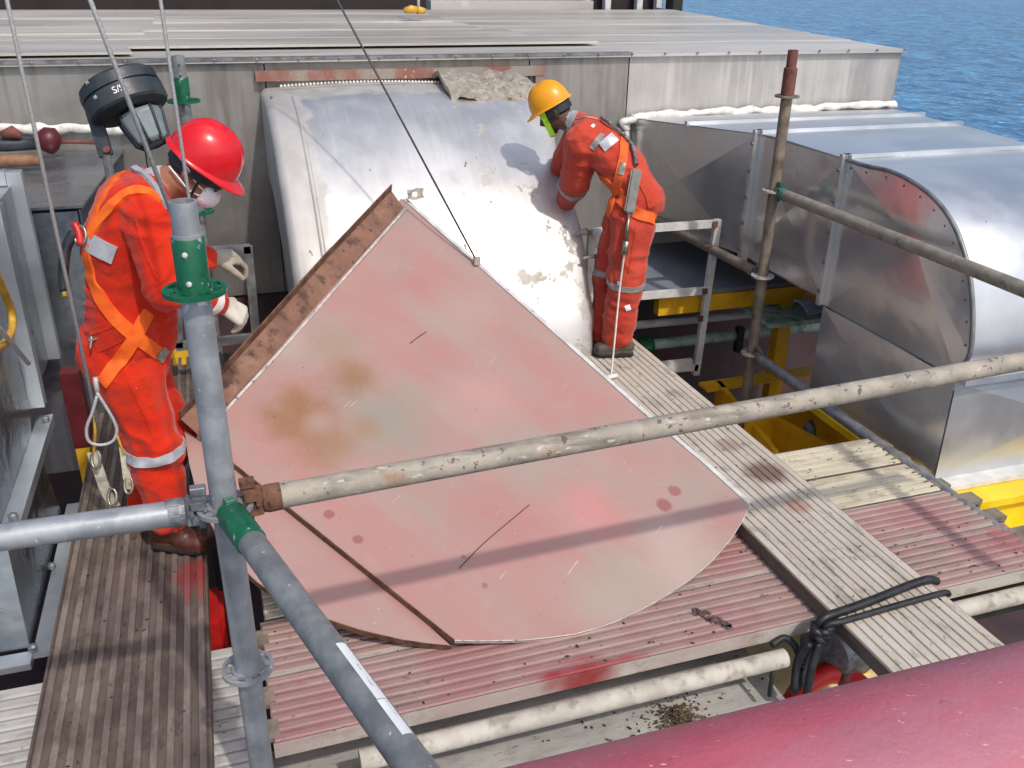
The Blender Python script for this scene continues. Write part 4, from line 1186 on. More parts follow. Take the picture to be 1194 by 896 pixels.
bm = B(); box(bm, ony(768, 437, 4.86), ony(806, 418, 4.88) + V((0, .01, 0))); obj('toe_plate', bm, M['white_paint'], gf)
y = 4.75
guard_frame('guard_frame', 'dull grey rectangular frame behind the hands of the red helmet worker', [(ony(289, 287, y), ony(299, 398, y)), (ony(206, 290, y), ony(208, 405, y))],
            [(ony(292, 290, y), ony(205, 296, y)), (ony(300, 393, y), ony(205, 404, y))], M['alu_frame'], ony(299, 398, y))
# pipes behind
def pipe(label, pts, r, mat, group='pipes below the right duct', cat='pipe'):
    t = thing('steel_pipe', label, cat, pts[0], group)
    bm = B(); tube(bm, pts, r, 14); obj('pipe_wall', bm, mat, t, True, 40)
    return t
pipe('upper pale pipe below the right duct, behind the guard frame', [ony(735, 380, 5.25), ony(905, 364, 5.25)], .028, M['white_paint'])
gp = pipe('green pipe with pale coating under the right duct', [ony(752, 403, 5.3), ony(975, 378, 5.3)], .038, M['green_pale'])
a = ony(752, 403, 5.28)
bm = B(); lathe(bm, [(.04, -.05), (.06, -.05), (.06, .05), (.04, .05)], a, (1, 0, .0), 14); box(bm, a + V((-.06, -.05, -.10)), a + V((.02, .05, .04))); obj('valve', bm, M['green'], gp)
bm = B()
a = ony(862, 392, 5.27)
bar(bm, a + V((0, 0, .07)), a + V((0, 0, -.12)), .05, .05); obj('clamp', bm, M['dark_struct'], gp)

# ------------------------------------------------------------------ yellow steel and machinery below
t = thing('support_stand', 'yellow steel support frame with a slate grey top under the right duct', 'support stand', (3.2, 5.2, -1.2))
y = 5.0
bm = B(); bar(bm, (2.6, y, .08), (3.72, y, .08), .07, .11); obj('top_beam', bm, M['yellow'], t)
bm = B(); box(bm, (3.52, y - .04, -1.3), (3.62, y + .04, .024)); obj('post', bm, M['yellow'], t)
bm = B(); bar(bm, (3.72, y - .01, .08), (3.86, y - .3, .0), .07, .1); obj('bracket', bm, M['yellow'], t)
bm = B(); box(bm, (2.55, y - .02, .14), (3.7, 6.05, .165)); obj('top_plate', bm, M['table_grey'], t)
t = thing('yellow_beam', 'yellow box beam with open cells below the gap between the planks', 'beam', (3.2, 4.1, -.6))
zb = -.42
for (a, b) in ((onz(838, 446, zb), onz(905, 528, zb)), (onz(905, 488, zb), onz(965, 520, zb)), (onz(945, 470, zb), onz(1010, 520, zb))):
    bm = B(); bar(bm, a + V((0, 0, -.12)), b + V((0, 0, -.12)), .03, .26); obj('web', bm, M['yellow'], t)
bm = B(); bar(bm, onz(820, 452, zb), onz(965, 430, zb), .12, .02); obj('flange', bm, M['yellow'], t)
bm = B(); bar(bm, onz(870, 498, zb) + V((0, 0, -.02)), onz(960, 470, zb) + V((0, 0, -.02)), .03, .26); obj('cross_web', bm, M['yellow'], t)
bm = B(); a = onz(838, 446, zb - .3); prism(bm, [V((2.5, 5.0, zb - .28)), V((2.5, 3.2, zb - .28)), V((4.2, 3.2, zb - .28)), V((4.2, 5.0, zb - .28))], (0, 0, -.02)); obj('bottom_plate', bm, M['yellow'], t)
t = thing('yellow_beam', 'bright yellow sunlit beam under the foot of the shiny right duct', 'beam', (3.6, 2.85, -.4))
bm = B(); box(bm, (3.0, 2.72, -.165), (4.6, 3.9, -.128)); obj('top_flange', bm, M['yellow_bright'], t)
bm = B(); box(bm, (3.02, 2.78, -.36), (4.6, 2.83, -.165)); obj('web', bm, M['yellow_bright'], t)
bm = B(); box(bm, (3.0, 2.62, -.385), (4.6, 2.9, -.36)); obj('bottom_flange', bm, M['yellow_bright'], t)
t = thing('grey_block', 'small grey machine block sitting among the yellow beams', 'machine', onz(945, 500, -.6))
a = onz(945, 500, -.58); bm = B(); lathe(bm, [(.05, -.08), (.075, -.06), (.075, .04), (.05, .06)], a, (1, .3, 0), 14); box(bm, a + V((-.12, -.05, -.08)), a + V((.0, .06, .03))); obj('body', bm, M['cast'], t)
a = onz(955, 358, 0.0)
bm = B()
g = []
for i in range(15):
    row = []
    for j in range(9):
        p = a + V(((i - 7) * .022, (j - 4) * .03, 0)); p.z += .03 + .05 * noise.noise(p * 7) + .02 * noise.noise(p * 17); p.x += .03 * noise.noise(p * 5)
        row.append(bm.verts.new(p))
    g.append(row)
for i in range(14):
    for j in range(8): bm.faces.new((g[i][j], g[i + 1][j], g[i + 1][j + 1], g[i][j + 1]))
r = bmesh.ops.extrude_face_region(bm, geom=bm.faces[:])
for e in r['geom']:
    if isinstance(e, bmesh.types.BMVert): e.co.z -= .02
tag(obj('blue_rag', bm, M['blue_cloth'], None, True, 50), 'crumpled pale blue rag lying under the shiny right duct', 'rag')
t = thing('ledge_plate', 'pale steel shelf under the blue rag', 'shelf', a + V((0, 0, -.05)))
bm = B(); box(bm, a + V((-.5, -.2, -.03)), a + V((.4, .35, .0))); obj('plate', bm, M['green_pale'], t)

# lower deck
bm = B(); box(bm, (-9, -3, -1.5), (8, 9, -1.42)); tag(obj('lower_deck', bm, M['dark_floor']), kind='structure')
t = thing('maroon_post', 'maroon post with yellow foot between the left duct and the worker', 'post', (-.77, 4.3, -.6))
bm = B(); bar(bm, (-.77, 4.3, -.05), (-.77, 4.3, .34), .085, .085, V((0, 1, 0))); obj('upper', bm, M['maroon'], t)
bm = B(); bar(bm, (-.77, 4.3, -1.42), (-.77, 4.3, -.052), .08, .08, V((0, 1, 0))); obj('foot', bm, M['yellow'], t)
for i, (px, py, y, wd, hh, m, lab) in enumerate(((40, 470, 4.9, .5, .35, 'dark_struct', 'dark grimy machine casing behind the left flanged duct'), (225, 440, 5.3, .9, .12, 'dark_struct', 'dark steel channel behind the pink sheet flange'),
                                       (215, 425, 5.1, .35, .05, 'yellow', 'short yellow bar behind the grey standard'), (150, 470, 5.2, .7, .5, 'dark_struct', 'dark machine block behind the legs of the red helmet worker'))):
    q = ony(px, py, y)
    t = thing('machine_block' if m != 'yellow' else 'yellow_bar', lab, 'machine' if m != 'yellow' else 'bar', q)
    bm = B(); box(bm, q + V((-wd / 2, -.06, -hh / 2)), q + V((wd / 2, .2, hh / 2)))
    bmesh.ops.bevel(bm, geom=bm.edges[:], offset=.012, segments=2, affect='EDGES'); obj('body', bm, M[m], t)
    bm = B()
    for kx in (-.3, 0, .3): box(bm, q + V((wd * kx - .02, -.075, -hh * .3)), q + V((wd * kx + .02, -.061, hh * .3)))
    obj('rib', bm, M['alu_frame'] if m != 'yellow' else M['rust'], t)
q = ony(212, 408, 4.7)
# support legs below the working deck
t = thing('trestle_frame', 'dark steel trestle under the left end of the red planks', 'trestle', (-.12, 2.5, -1.42))
for x, y in ((-.12, 2.05), (-.12, 3.3)):
    bm = B(); tube(bm, [(x - .05, y, -1.42), (x - .05, y, -.11)], .04, 10); obj('leg', bm, M['dark_struct'], t)
bm = B(); bar(bm, (-.17, 1.9, -.5), (-.17, 3.4, -.5), .06, .08); obj('cross_bar', bm, M['maroon'], t)
t = thing('red_barrier', 'red plastic barrier end glimpsed below the gap beside the brown plank', 'barrier', onz(258, 720, -.3))
q = onz(257, 722, -.25); bm = B(); box(bm, q + V((-.10, -.1, -.5)), q + V((.02, .12, .08))); bmesh.ops.bevel(bm, geom=bm.edges[:], offset=.02, segments=2, affect='EDGES'); obj('body', bm, M['red'], t)
bm = B(); box(bm, q + V((-.08, -.112, -.4)), q + V((0, -.102, -.1))); obj('recess', bm, M['maroon'], t)
# things under the tie: cream box, grey tank, red hose
t = thing('cream_tank', 'cream painted steel box below the end of the front white tube', 'tank', (2.2, 2.4, -.9))
q = onz(960, 775, -.62); bm = B(); box(bm, q + V((-.45, -.5, -.3)), q + V((.7, .6, .0))); bmesh.ops.bevel(bm, geom=bm.edges[:], offset=.02, segments=2, affect='EDGES'); obj('body', bm, M['cream'], t)
bm = B(); box(bm, q + V((.1, -.1, .0)), q + V((.16, .5, .05))); obj('lid_rib', bm, M['yellow'], t)
q = onz(985, 757, -.35)
t = thing('grey_tank', 'rounded grey tank end behind the hanging black tie', 'tank', q)
bm = B(); lathe(bm, [(.001, -.14), (.11, -.12), (.14, -.05), (.14, .4)], q + V((.02, .05, .0)), (.9, .35, 0), 20); obj('shell', bm, M['cast'], t, True, 50)
bm = B(); lathe(bm, [(.142, 0), (.15, .0), (.15, .03), (.142, .03)], q + V((.02, .05, .0)) , (.9, .35, 0), 20); obj('band', bm, M['white_paint'], t, True, 40)
q = onz(950, 802, -.42)
t = thing('red_hose', 'red hose curving below the hanging black tie', 'hose', q)
bm = B(); tube(bm, smoothpts([q + V((-.22, -.12, -.02)), q + V((-.08, -.01, .0)), q + V((.06, .04, .01)), q + V((.15, .03, .0)), q + V((.2, -.06, -.02))], 8), .042, 14); obj('hose_wall', bm, M['red'], t, True)
bm = B(); tube(bm, [q + V((.145, .035, .0)), q + V((.17, .01, -.002))], .047, 14); obj('coupling', bm, M['red_rust'], t, True)

# ------------------------------------------------------------------ flood lamp above worker one
def build_lamp():
    y = 4.55
    c = ony(144, 112, y)
    ax = (RT * -.46 + UP * 1.0 + FW * -.12).normalized()       # axis of the round housing, leaning right
    t = thing('flood_lamp', 'dark grey round work lamp with ribbed glass hanging over the red helmet worker', 'lamp', c)
    S = (1 / FPX) * (c - CAM).dot(FW)                        # metres per photo pixel there
    R = 46 * S
    bm = B()
    lathe(bm, [(.001, 20 * S), (R * .86, 20 * S), (R * .97, 16 * S), (R * .98, 4 * S), (R * .93, 3.4 * S), (R * .93, 1.5 * S), (R, 1 * S), (R * 1.0, -16 * S), (R * .95, -19 * S), (R * .7, -22 * S), (.001, -22 * S)], c, ax, 48)
    # flatten toward the viewer's line so the drum is a little oval like the photograph's
    obj('housing', bm, M['black_plastic'], t, True, 35)
    g0 = c - ax * 22 * S + RT * 8 * S
    bm = B(); lathe(bm, [(24 * S, 0), (25 * S, -6 * S), (19 * S, -34 * S), (15 * S, -38 * S), (.001, -39 * S)], g0, ax, 8); obj('glass', bm, M['lamp_glass'], t)
    s, u = frame_of(ax)
    for kx in range(8):
        a = 2 * math.pi * (kx + .0) / 8
        dv = s * math.cos(a) + u * math.sin(a)
        bm = B(); tube(bm, [g0 + dv * 25.5 * S, g0 + dv * 26 * S - ax * 6 * S, g0 + dv * 20 * S - ax * 34 * S, g0 + dv * 14 * S - ax * 39.5 * S], 1.7 * S, 6); obj('guard_bar', bm, M['black_plastic'], t, True)
    bm = B(); pts = [g0 - ax * 38 * S + (s * math.cos(q) + u * math.sin(q)) * 15 * S for q in [2 * math.pi * i / 20 for i in range(20)]]; tube(bm, pts, 2 * S, 6, closed=True); obj('guard_ring', bm, M['black_plastic'], t, True)
    bm = B()
    a = c - RT * 44 * S - UP * 2 * S
    tube(bm, smoothpts([a + UP * 6 * S + RT * 8 * S, a - RT * 2 * S, a + RT * 4 * S - UP * 14 * S], 5), 5 * S, 8)
    bar(bm, a + RT * 6 * S - UP * 8 * S, a + RT * 24 * S - UP * 68 * S, 16 * S, 5 * S, FW)
    obj('bracket', bm, M['black_plastic'], t)
    bm = B(); lathe(bm, [(5 * S, -3 * S), (5 * S, 3 * S)], a + RT * 5 * S - UP * 3 * S - FW * 4 * S, FW, 10); lathe(bm, [(4 * S, -3 * S), (4 * S, 3 * S)], a + RT * 27 * S - UP * 62 * S - FW * 4 * S, FW, 10)
    obj('bolt', bm, M['red_rust'], t)
    bm = B(); tube(bm, [a + RT * 24 * S - UP * 66 * S, a + RT * 24 * S - UP * 66 * S + V((0, 0, -1.6))], .02, 8); obj('stem', bm, M['alu_frame'], t)
    # white lettering wrapped round the drum
    def lettering(txt, px, py, size, tilt, mirror=1):
        cu = bpy.data.curves.new('lettering', 'FONT')
        cu.body = txt; cu.size = size * S; cu.align_x = 'CENTER'; cu.align_y = 'CENTER'; cu.extrude = .0006
        tmp = bpy.data.objects.new('tmp', cu); col.objects.link(tmp)
        dg = bpy.context.evaluated_depsgraph_get()
        me = bpy.data.meshes.new_from_object(tmp.evaluated_get(dg))
        bpy.data.objects.remove(tmp)
        h0 = onpl(px, py, c, FW) - c
        hh = h0.dot(ax); lat = h0.dot(ax.cross(FW).normalized())
        xd = (RT - ax * RT.dot(ax)).normalized(); fd = xd.cross(ax).normalized()
        if fd.dot(CAM - c) < 0: fd = -fd
        lat = h0.dot(xd)
        for v in me.vertices:
            x, yv = v.co.x + lat, v.co.y
            x = max(-R * .98, min(R * .98, x))
            v.co = c + ax * (hh + yv) + xd * x + fd * (math.sqrt(max(1e-6, R * R - x * x)) + .0015 + v.co.z)
        # new vertices are in place: give it the white paint
        return obj('lettering', me, M['white_print'], t)
    lettering('S/S', 157, 113, 11, 0); lettering('18', 130, 122, 5, 0); lettering('M', 122, 106, 5, 0)
k = Mt('ribbed_lamp_glass')
M['lamp_glass'] = k.done(k.mix(k.noise(20, 3), rgb('#5d676b'), rgb('#8a9495')), .15, .0, k.noise(30, 2, (1, 1, .2)), .01, .3)
build_lamp()

# ------------------------------------------------------------------ people
def hull(pts_r, sub=2):
    bm = bmesh.new()
    for p, r in pts_r:
        ret = bmesh.ops.create_icosphere(bm, subdivisions=sub, radius=r)
        for v in ret['verts']: v.co += p
    ret = bmesh.ops.convex_hull(bm, input=bm.verts[:])
    dele = [g for g in ret['geom_interior'] + ret['geom_unused'] if isinstance(g, bmesh.types.BMVert) and g.is_valid]
    bmesh.ops.delete(bm, geom=dele, context='VERTS')
    me = bpy.data.meshes.new('h'); bm.to_mesh(me); bm.free()
    return me
class Figure:
    def __init__(s): s.bm = bmesh.new(); s.seg = []
    def add(s, pts_r, tagn):
        pts_r = [(V(p), r) for p, r in pts_r]
        me = hull(pts_r)
        s.bm.from_mesh(me); bpy.data.meshes.remove(me)
        for i in range(len(pts_r)):
            for j in range(i + 1, len(pts_r)): s.seg.append((pts_r[i][0], pts_r[j][0], pts_r[i][1], pts_r[j][1], tagn))
        if len(pts_r) == 1: s.seg.append((pts_r[0][0], pts_r[0][0], pts_r[0][1], pts_r[0][1], tagn))
    def chain(s, pts_r, tagn):
        for a, b in zip(pts_r, pts_r[1:]): s.add([a, b], tagn)
    def nearest(s, p):
        best, bt = 1e9, None
        for a, b, ra, rb, tg in s.seg:
            d = b - a
            L = d.length_squared
            u = 0 if L < 1e-9 else max(0, min(1, (p - a).dot(d) / L))
            dist = (p - (a + d * u)).length - (ra + (rb - ra) * u)
            if dist < best: best, bt = dist, tg
        return bt
    def build(s, name, mats, order, parent, voxel, folds, joints):
        me = bpy.data.meshes.new(name); s.bm.to_mesh(me); s.bm.free()
        o = bpy.data.objects.new(name, me); col.objects.link(o)
        m = o.modifiers.new('r', 'REMESH'); m.mode = 'VOXEL'; m.voxel_size = voxel; m.use_smooth_shade = True
        m = o.modifiers.new('s', 'SMOOTH'); m.factor = .5; m.iterations = 5
        dg = bpy.context.evaluated_depsgraph_get()
        me2 = bpy.data.meshes.new_from_object(o.evaluated_get(dg))
        bpy.data.objects.remove(o)
        # nearest region by vertex
        vt = [s.nearest(v.co) for v in me2.vertices]
        nr = [v.normal.copy() for v in me2.vertices]
        for v, tg, n in zip(me2.vertices, vt, nr):
            if tg.startswith('suit'):
                p = v.co
                j = max([math.exp(-((p - q).length / r) ** 2) * a for q, r, a in joints] + [.25])
                q1 = V((p.x * 6, p.y * 6, p.z * 11)) + noise.noise_vector(p * 4.5) * 1.1
                q2 = V((p.x * 14, p.y * 14, p.z * 19)) + noise.noise_vector(p * 8 + V((3, 1, 2))) * 1.2
                w1 = 1 - abs(noise.noise(q1)) * 2.4
                w2 = 1 - abs(noise.noise(q2)) * 2.4
                v.co = p + n * folds * (j * (w1 * 1.0 + w2 * .28) - .2 + .5 * noise.noise(p * 4.0))
        for m in mats: me2.materials.append(m)
        for p in me2.polygons:
            cnt = {}
            for vi in p.vertices: cnt[vt[vi]] = cnt.get(vt[vi], 0) + 1
            p.material_index = order[max(cnt, key=cnt.get)]
            p.use_smooth = True
        o = bpy.data.objects.new(name, me2); col.objects.link(o); attach(o, parent)
        s.o = o
        s.bvh = BVHTree.FromPolygons([v.co.copy() for v in me2.vertices], [tuple(p.vertices) for p in me2.polygons])
        return o
    # ribbons laid on the surface, followed along the line of sight of the photograph
    def hit(s, px, py):
        d = ray(px, py).normalized()
        h = s.bvh.ray_cast(CAM, d)
        return h
    def ribbon(s, name, line, wd, mat, parent, lift=.004, th=.004, n=6):
        den = []
        for (a, b) in zip(line, line[1:]):
            for k in range(n): den.append((a[0] + (b[0] - a[0]) * k / n, a[1] + (b[1] - a[1]) * k / n))
        den.append(line[-1])
        P = []
        for q in den:
            h = s.hit(*q)
            if h[0] is not None: P.append((h[0], h[1]))
        return s.lay(name, P, wd, mat, parent, lift, th)
    def lay(s, name, P, wd, mat, parent, lift=.004, th=.004, closed=False):
        # drop jumps in depth
        Q = [P[0]]
        for p in P[1:]:
            if (p[0] - Q[-1][0]).length < .16: Q.append(p)
        P = Q
        N = len(P)
        pos = [p[0] for p in P]; nor = [p[1] for p in P]
        for _ in range(3):
            nor = [(nor[max(i - 1, 0)] + nor[i] * 2 + nor[min(i + 1, N - 1)]).normalized() for i in range(N)]
            if not closed: pos = [pos[0]] + [(pos[i - 1] + pos[i] * 2 + pos[i + 1]) / 4 + nor[i] * .0006 for i in range(1, N - 1)] + [pos[-1]]
        bm = B()
        rows = []
        C = 4
        for i in range(N):
            d = pos[(i + 1) % N] - pos[i - 1] if closed else pos[min(i + 1, N - 1)] - pos[max(i - 1, 0)]
            d.normalize()
            sd = d.cross(nor[i]).normalized()
            top, bot = [], []
            for k in range(C + 1):
                q = pos[i] + sd * wd * (k / C - .5)
                loc, nn, _, dist = s.bvh.find_nearest(q, wd)
                if loc is None: loc = q
                base = loc if (loc - q).length < wd * .5 else q
                hgt = max((base - pos[i]).dot(nor[i]), -.012)
                base = q + nor[i] * (hgt - (q - pos[i]).dot(nor[i]))
                top.append(bm.verts.new(base + nor[i] * (lift + th))); bot.append(bm.verts.new(base - nor[i] * .004))
            rows.append(top + bot[::-1])
        m = len(rows[0])
        for i in range(N if closed else N - 1):
            a, b = rows[i], rows[(i + 1) % N]
            for k in range(m): bm.faces.new((a[k], a[(k + 1) % m], b[(k + 1) % m], b[k]))
        if not closed:
            bm.faces.new(rows[0]); bm.faces.new(rows[-1])
        return obj(name, bm, mat, parent, True, 40)
    def band(s, name, c, ax, r, wd, mat, parent, n=36, arc=(0, 2 * math.pi), lift=.003):
        ax = ax.normalized(); a, b = frame_of(ax)
        P = []
        for k in range(n):
            t_ = 2 * math.pi * k / n
            d = a * math.cos(t_) + b * math.sin(t_)
            h = s.bvh.ray_cast(c + d * r, -d, r)
            if h[0] is not None: P.append((h[0], d))
        if len(P) < 8: return None
        return s.lay(name, P, wd, mat, parent, lift, .002, closed=True)

def cloth_mat(name, c1, c2, dirt, amt):
    k = Mt(name)
    f = k.smooth(k.noise(6, 5), .35, .65)
    c = k.mix(f, rgb(c1), rgb(c2))
    m = k.smooth(k.noise(5, 7, offset=(2, 5, 1)), .56, .74, 0, amt)
    c = k.mix(m, c, rgb(dirt))
    m = k.smooth(k.noise(60, 3), .74, .77, 0, .6)
    c = k.mix(m, c, rgb('#e8c8b4'))
    b = k.math('ADD', k.math('MULTIPLY', k.noise(40, 6, (1, 1, 1.8), dist=.6), 1.0), k.math('MULTIPLY', k.noise(400, 2), .08))
    k.b.inputs['Sheen Weight'].default_value = .15
    return k.done(c, .85, 0, b, .006, .5, .2)
M['suit1'] = cloth_mat('orange_coverall_cloth', '#bd2208', '#cc2e0f', '#7d2212', .6)
M['suit2'] = cloth_mat('faded_orange_coverall_cloth', '#b33a29', '#bf4834', '#8a4034', .55)
M['suit_collar'] = cloth_mat('grey_collar_cloth', '#8d8f94', '#a6a8ac', '#6a6a6c', .4)
M['reflect'] = simple('silver_reflective_tape', '#a9acb2', '#bcbfc4', 30, .45, .25, [lay('#8a8684', 20, .6, .75, None, .6, .1, .6)], 100, .15)
M['reflect_dull'] = simple('dull_reflective_tape', '#8f8886', '#a29c99', 30, .55, .1, [lay('#7a706c', 20, .6, .75, None, .6, 0., .6)], 100, .15)
M['webbing'] = simple('orange_webbing', '#e8590c', '#f06d18', 30, .75, 0, [lay('#b8480f', 16, .6, .75, None, .8, 0., .6), lay('#f0b08a', 40, .7, .75, None, .8, 0., .5)], 260, .35)
M['webbing2'] = simple('dull_orange_webbing', '#d65418', '#e06422', 30, .75, 0, [lay('#b04a22', 16, .6, .75, None, .8, 0., .6)], 260, .35)
M['skin1'] = simple('light_brown_skin', '#8a5a42', '#9c6a50', 12, .55, 0, [lay('#7a4636', 18, .55, .75, None, .5, 0., .4)], 90, .15)
M['skin2'] = simple('dark_brown_skin', '#4a2f22', '#5e3e2d', 12, .5, 0, [lay('#2c1a12', 18, .55, .75, None, .5, 0., .4)], 90, .15)
M['hair'] = simple('black_hair', '#0c0a09', '#1a1614', 40, .6, 0, [], 150, .6)
M['glove'] = simple('soiled_white_glove', '#b9b0a0', '#cfc7b8', 16, .85, 0, [lay('#7d705f', 12, .52, .7, None, .9, 0., .7)], 150, .4)
M['glove_tan'] = simple('tan_leather_glove', '#8f8877', '#a79f8d', 16, .85, 0, [lay('#6a604f', 12, .55, .7, None, .9, 0., .7)], 150, .4)
M['boot'] = simple('brown_leather_boot', '#4a241c', '#5d3228', 14, .45, 0, [lay('#2c1712', 20, .55, .7, None, .6, 0., .7), lay('#7a6656', 12, .62, .75, None, .8, 0., .6)], 80, .3)
M['boot2'] = simple('muddy_grey_boot', '#3f3c33', '#575348', 14, .65, 0, [lay('#24211c', 20, .55, .7, None, .7, 0., .7)], 80, .3)
M['sole'] = simple('black_rubber_sole', '#171514', '#26221f', 20, .8, 0)
M['helmet_red'] = simple('glossy_red_helmet', '#c8141c', '#d2202a', 6, .25, 0, [lay('#8f0f14', 30, .7, .78, None, .4, 0., .5)], None, rvar=.05)
M['helmet_yellow'] = simple('yellow_helmet_plastic', '#d9900a', '#e29c14', 6, .38, 0, [lay('#a8700c', 30, .68, .78, None, .5, 0., .5)], None, rvar=.06)
M['mask'] = simple('white_dust_mask', '#d9dadd', '#e6e7ea', 20, .9, 0, [lay('#b8babd', 20, .6, .8, None, .9, 0., .5)], 120, .25)
M['lime'] = simple('lime_chin_strap', '#8fc41a', '#a4d62c', 30, .7, 0, [], 200, .3)
M['black_band'] = simple('black_head_band', '#15161a', '#24262c', 20, .6, 0, [lay('#6a7078', 14, .64, .7, None, .5, 0., .7)], 90, .2)
M['buckle'] = simple('metal_buckle', '#7d7a70', '#a09a88', 40, .4, .8)
M['pack_grey'] = simple('grey_shock_pack', '#77756f', '#8d8b85', 30, .8, 0, [], 150, .3)
M['rope_bw'] = simple('flecked_rope', '#26242a', '#8f8a8c', 60, .8, 0, [], 180, .5)

def helmet(parent, c, f, u, size, mat, ridge=True):
    """hard hat: dome, brim and peak; c is the middle of the rim, u the crown direction, f the peak direction"""
    u = u.normalized(); f = (f - u * f.dot(u)).normalized(); r = f.cross(u).normalized()
    bm = B()
    prof = []
    nseg, nh = 48, 14
    rows = []
    for j in range(nh + 1):
        th = j / nh * math.pi / 2
        row = []
        for k in range(nseg):
            a = 2 * math.pi * k / nseg
            rx, ry = .112 * size, .140 * size
            rad = math.cos(th) ** .82
            h = .150 * size * math.sin(th) ** .95
            p = r * (math.sin(a) * rx * rad) + f * (math.cos(a) * ry * rad) + u * h
            if ridge:                                        # three moulded ridges run over the crown
                x = math.sin(a) * rx * rad
                for x0 in (-.036, 0, .036):
                    p += u * .009 * size * math.exp(-((x - x0 * size) / (.009 * size)) ** 2) * min(1, math.sin(th) * 1.5) 
            row.append(bm.verts.new(c + p))
        rows.append(row)
    for a, b in zip(rows, rows[1:]):
        for k in range(nseg): bm.faces.new((a[k], a[(k + 1) % nseg], b[(k + 1) % nseg], b[k]))
    bmesh.ops.remove_doubles(bm, verts=bm.verts, dist=.0005)
    # brim ring, wider at the peak
    prev = None
    ring_o, ring_l, ring_i = [], [], []
    for k in range(nseg):
        a = 2 * math.pi * k / nseg
        pk = max(0, math.cos(a))
        ex = .012 + .040 * pk ** 2.2
        dv = r * math.sin(a) * (.112 + ex * .9) * size + f * math.cos(a) * (.140 + ex) * size
        dr = u * (-.004 - .018 * pk ** 2) * size
        ring_o.append(bm.verts.new(c + dv + dr))
        ring_l.append(bm.verts.new(c + dv + dr - u * .006 * size))
        ring_i.append(bm.verts.new(c + r * math.sin(a) * .108 * size + f * math.cos(a) * .135 * size - u * .004 * size))
    r0 = [bm.verts.new(c + r * math.sin(2 * math.pi * k / nseg) * .1115 * size + f * math.cos(2 * math.pi * k / nseg) * .1395 * size + u * .004 * size) for k in range(nseg)]
    for k in range(nseg):
        j = (k + 1) % nseg
        bm.faces.new((r0[k], r0[j], ring_o[j], ring_o[k])); bm.faces.new((ring_o[k], ring_o[j], ring_l[j], ring_l[k])); bm.faces.new((ring_l[k], ring_l[j], ring_i[j], ring_i[k]))
    return obj('helmet', bm, mat, parent, True, 60)
def head(fig, c, f, u, s=1.0):
    """skull, face and neck root as one form; f is where the face looks"""
    u = u.normalized(); f = (f - u * f.dot(u)).normalized(); r = f.cross(u).normalized()
    P = lambda x, y, z: c + (r * x + f * y + u * z) * s
    fig.add([(P(0, -.022, .03), .083 * s), (P(0, .022, .035), .076 * s), (P(0, -.005, .0), .076 * s)], 'skin')
    fig.add([(P(.03, .045, -.04), .036 * s), (P(-.03, .045, -.04), .036 * s), (P(0, .062, -.085), .028 * s), (P(.042, .0, -.06), .030 * s), (P(-.042, .0, -.06), .030 * s), (P(0, .05, .02), .05 * s)], 'skin')
    fig.add([(P(0, .098, .012), .009 * s), (P(0, .122, -.026), .012 * s), (P(0, .095, -.034), .018 * s)], 'skin')
    fig.add([(P(.028, .088, .028), .012 * s), (P(-.028, .088, .028), .012 * s)], 'skin')
    fig.add([(P(.02, .088, -.066), .010 * s), (P(-.02, .088, -.066), .010 * s), (P(0, .094, -.062), .010 * s)], 'skin')
    fig.add([(P(0, .086, -.094), .018 * s)], 'skin')
    for q in (1, -1):
        fig.add([(P(.080 * q, -.012, .012), .012 * s), (P(.088 * q, -.024, .022), .010 * s), (P(.088 * q, -.026, -.005), .009 * s), (P(.080 * q, -.012, -.022), .009 * s)], 'skin')
    return P
def eyes(P, parent, s, white, dark):
    for q in (1, -1):
        bm = B(); ret = bmesh.ops.create_icosphere(bm, subdivisions=2, radius=.0125 * s)
        for v in bm.verts: v.co += P(.032 * q, .083, .008)
        e = obj('eye', bm, white, parent, True)
        bm = B(); ret = bmesh.ops.create_icosphere(bm, subdivisions=2, radius=.007 * s)
        for v in bm.verts: v.co += P(.032 * q, .090, .006)
        obj('iris', bm, dark, e, True)
def hair_cap(P, parent, s, mat, zb=-.03):
    bm = B(); bmesh.ops.create_icosphere(bm, subdivisions=4, radius=1.0)
    for v in list(bm.verts):
        x, y, z = v.co
        lim = zb / .1 if y < .1 else .15 + y * .5
        if z < lim - .25: z = lim - .25
        k_ = 1 + .03 * noise.noise(v.co * 8)
        q = V((x * .0845 * k_, y * .104 * k_ - .005, z * .096 * k_ + .03))
        if y > .55 and z < .5: q.y = min(q.y, .055)
        v.co = P(q.x, q.y, q.z)
    return obj('hair', bm, mat, parent, True)
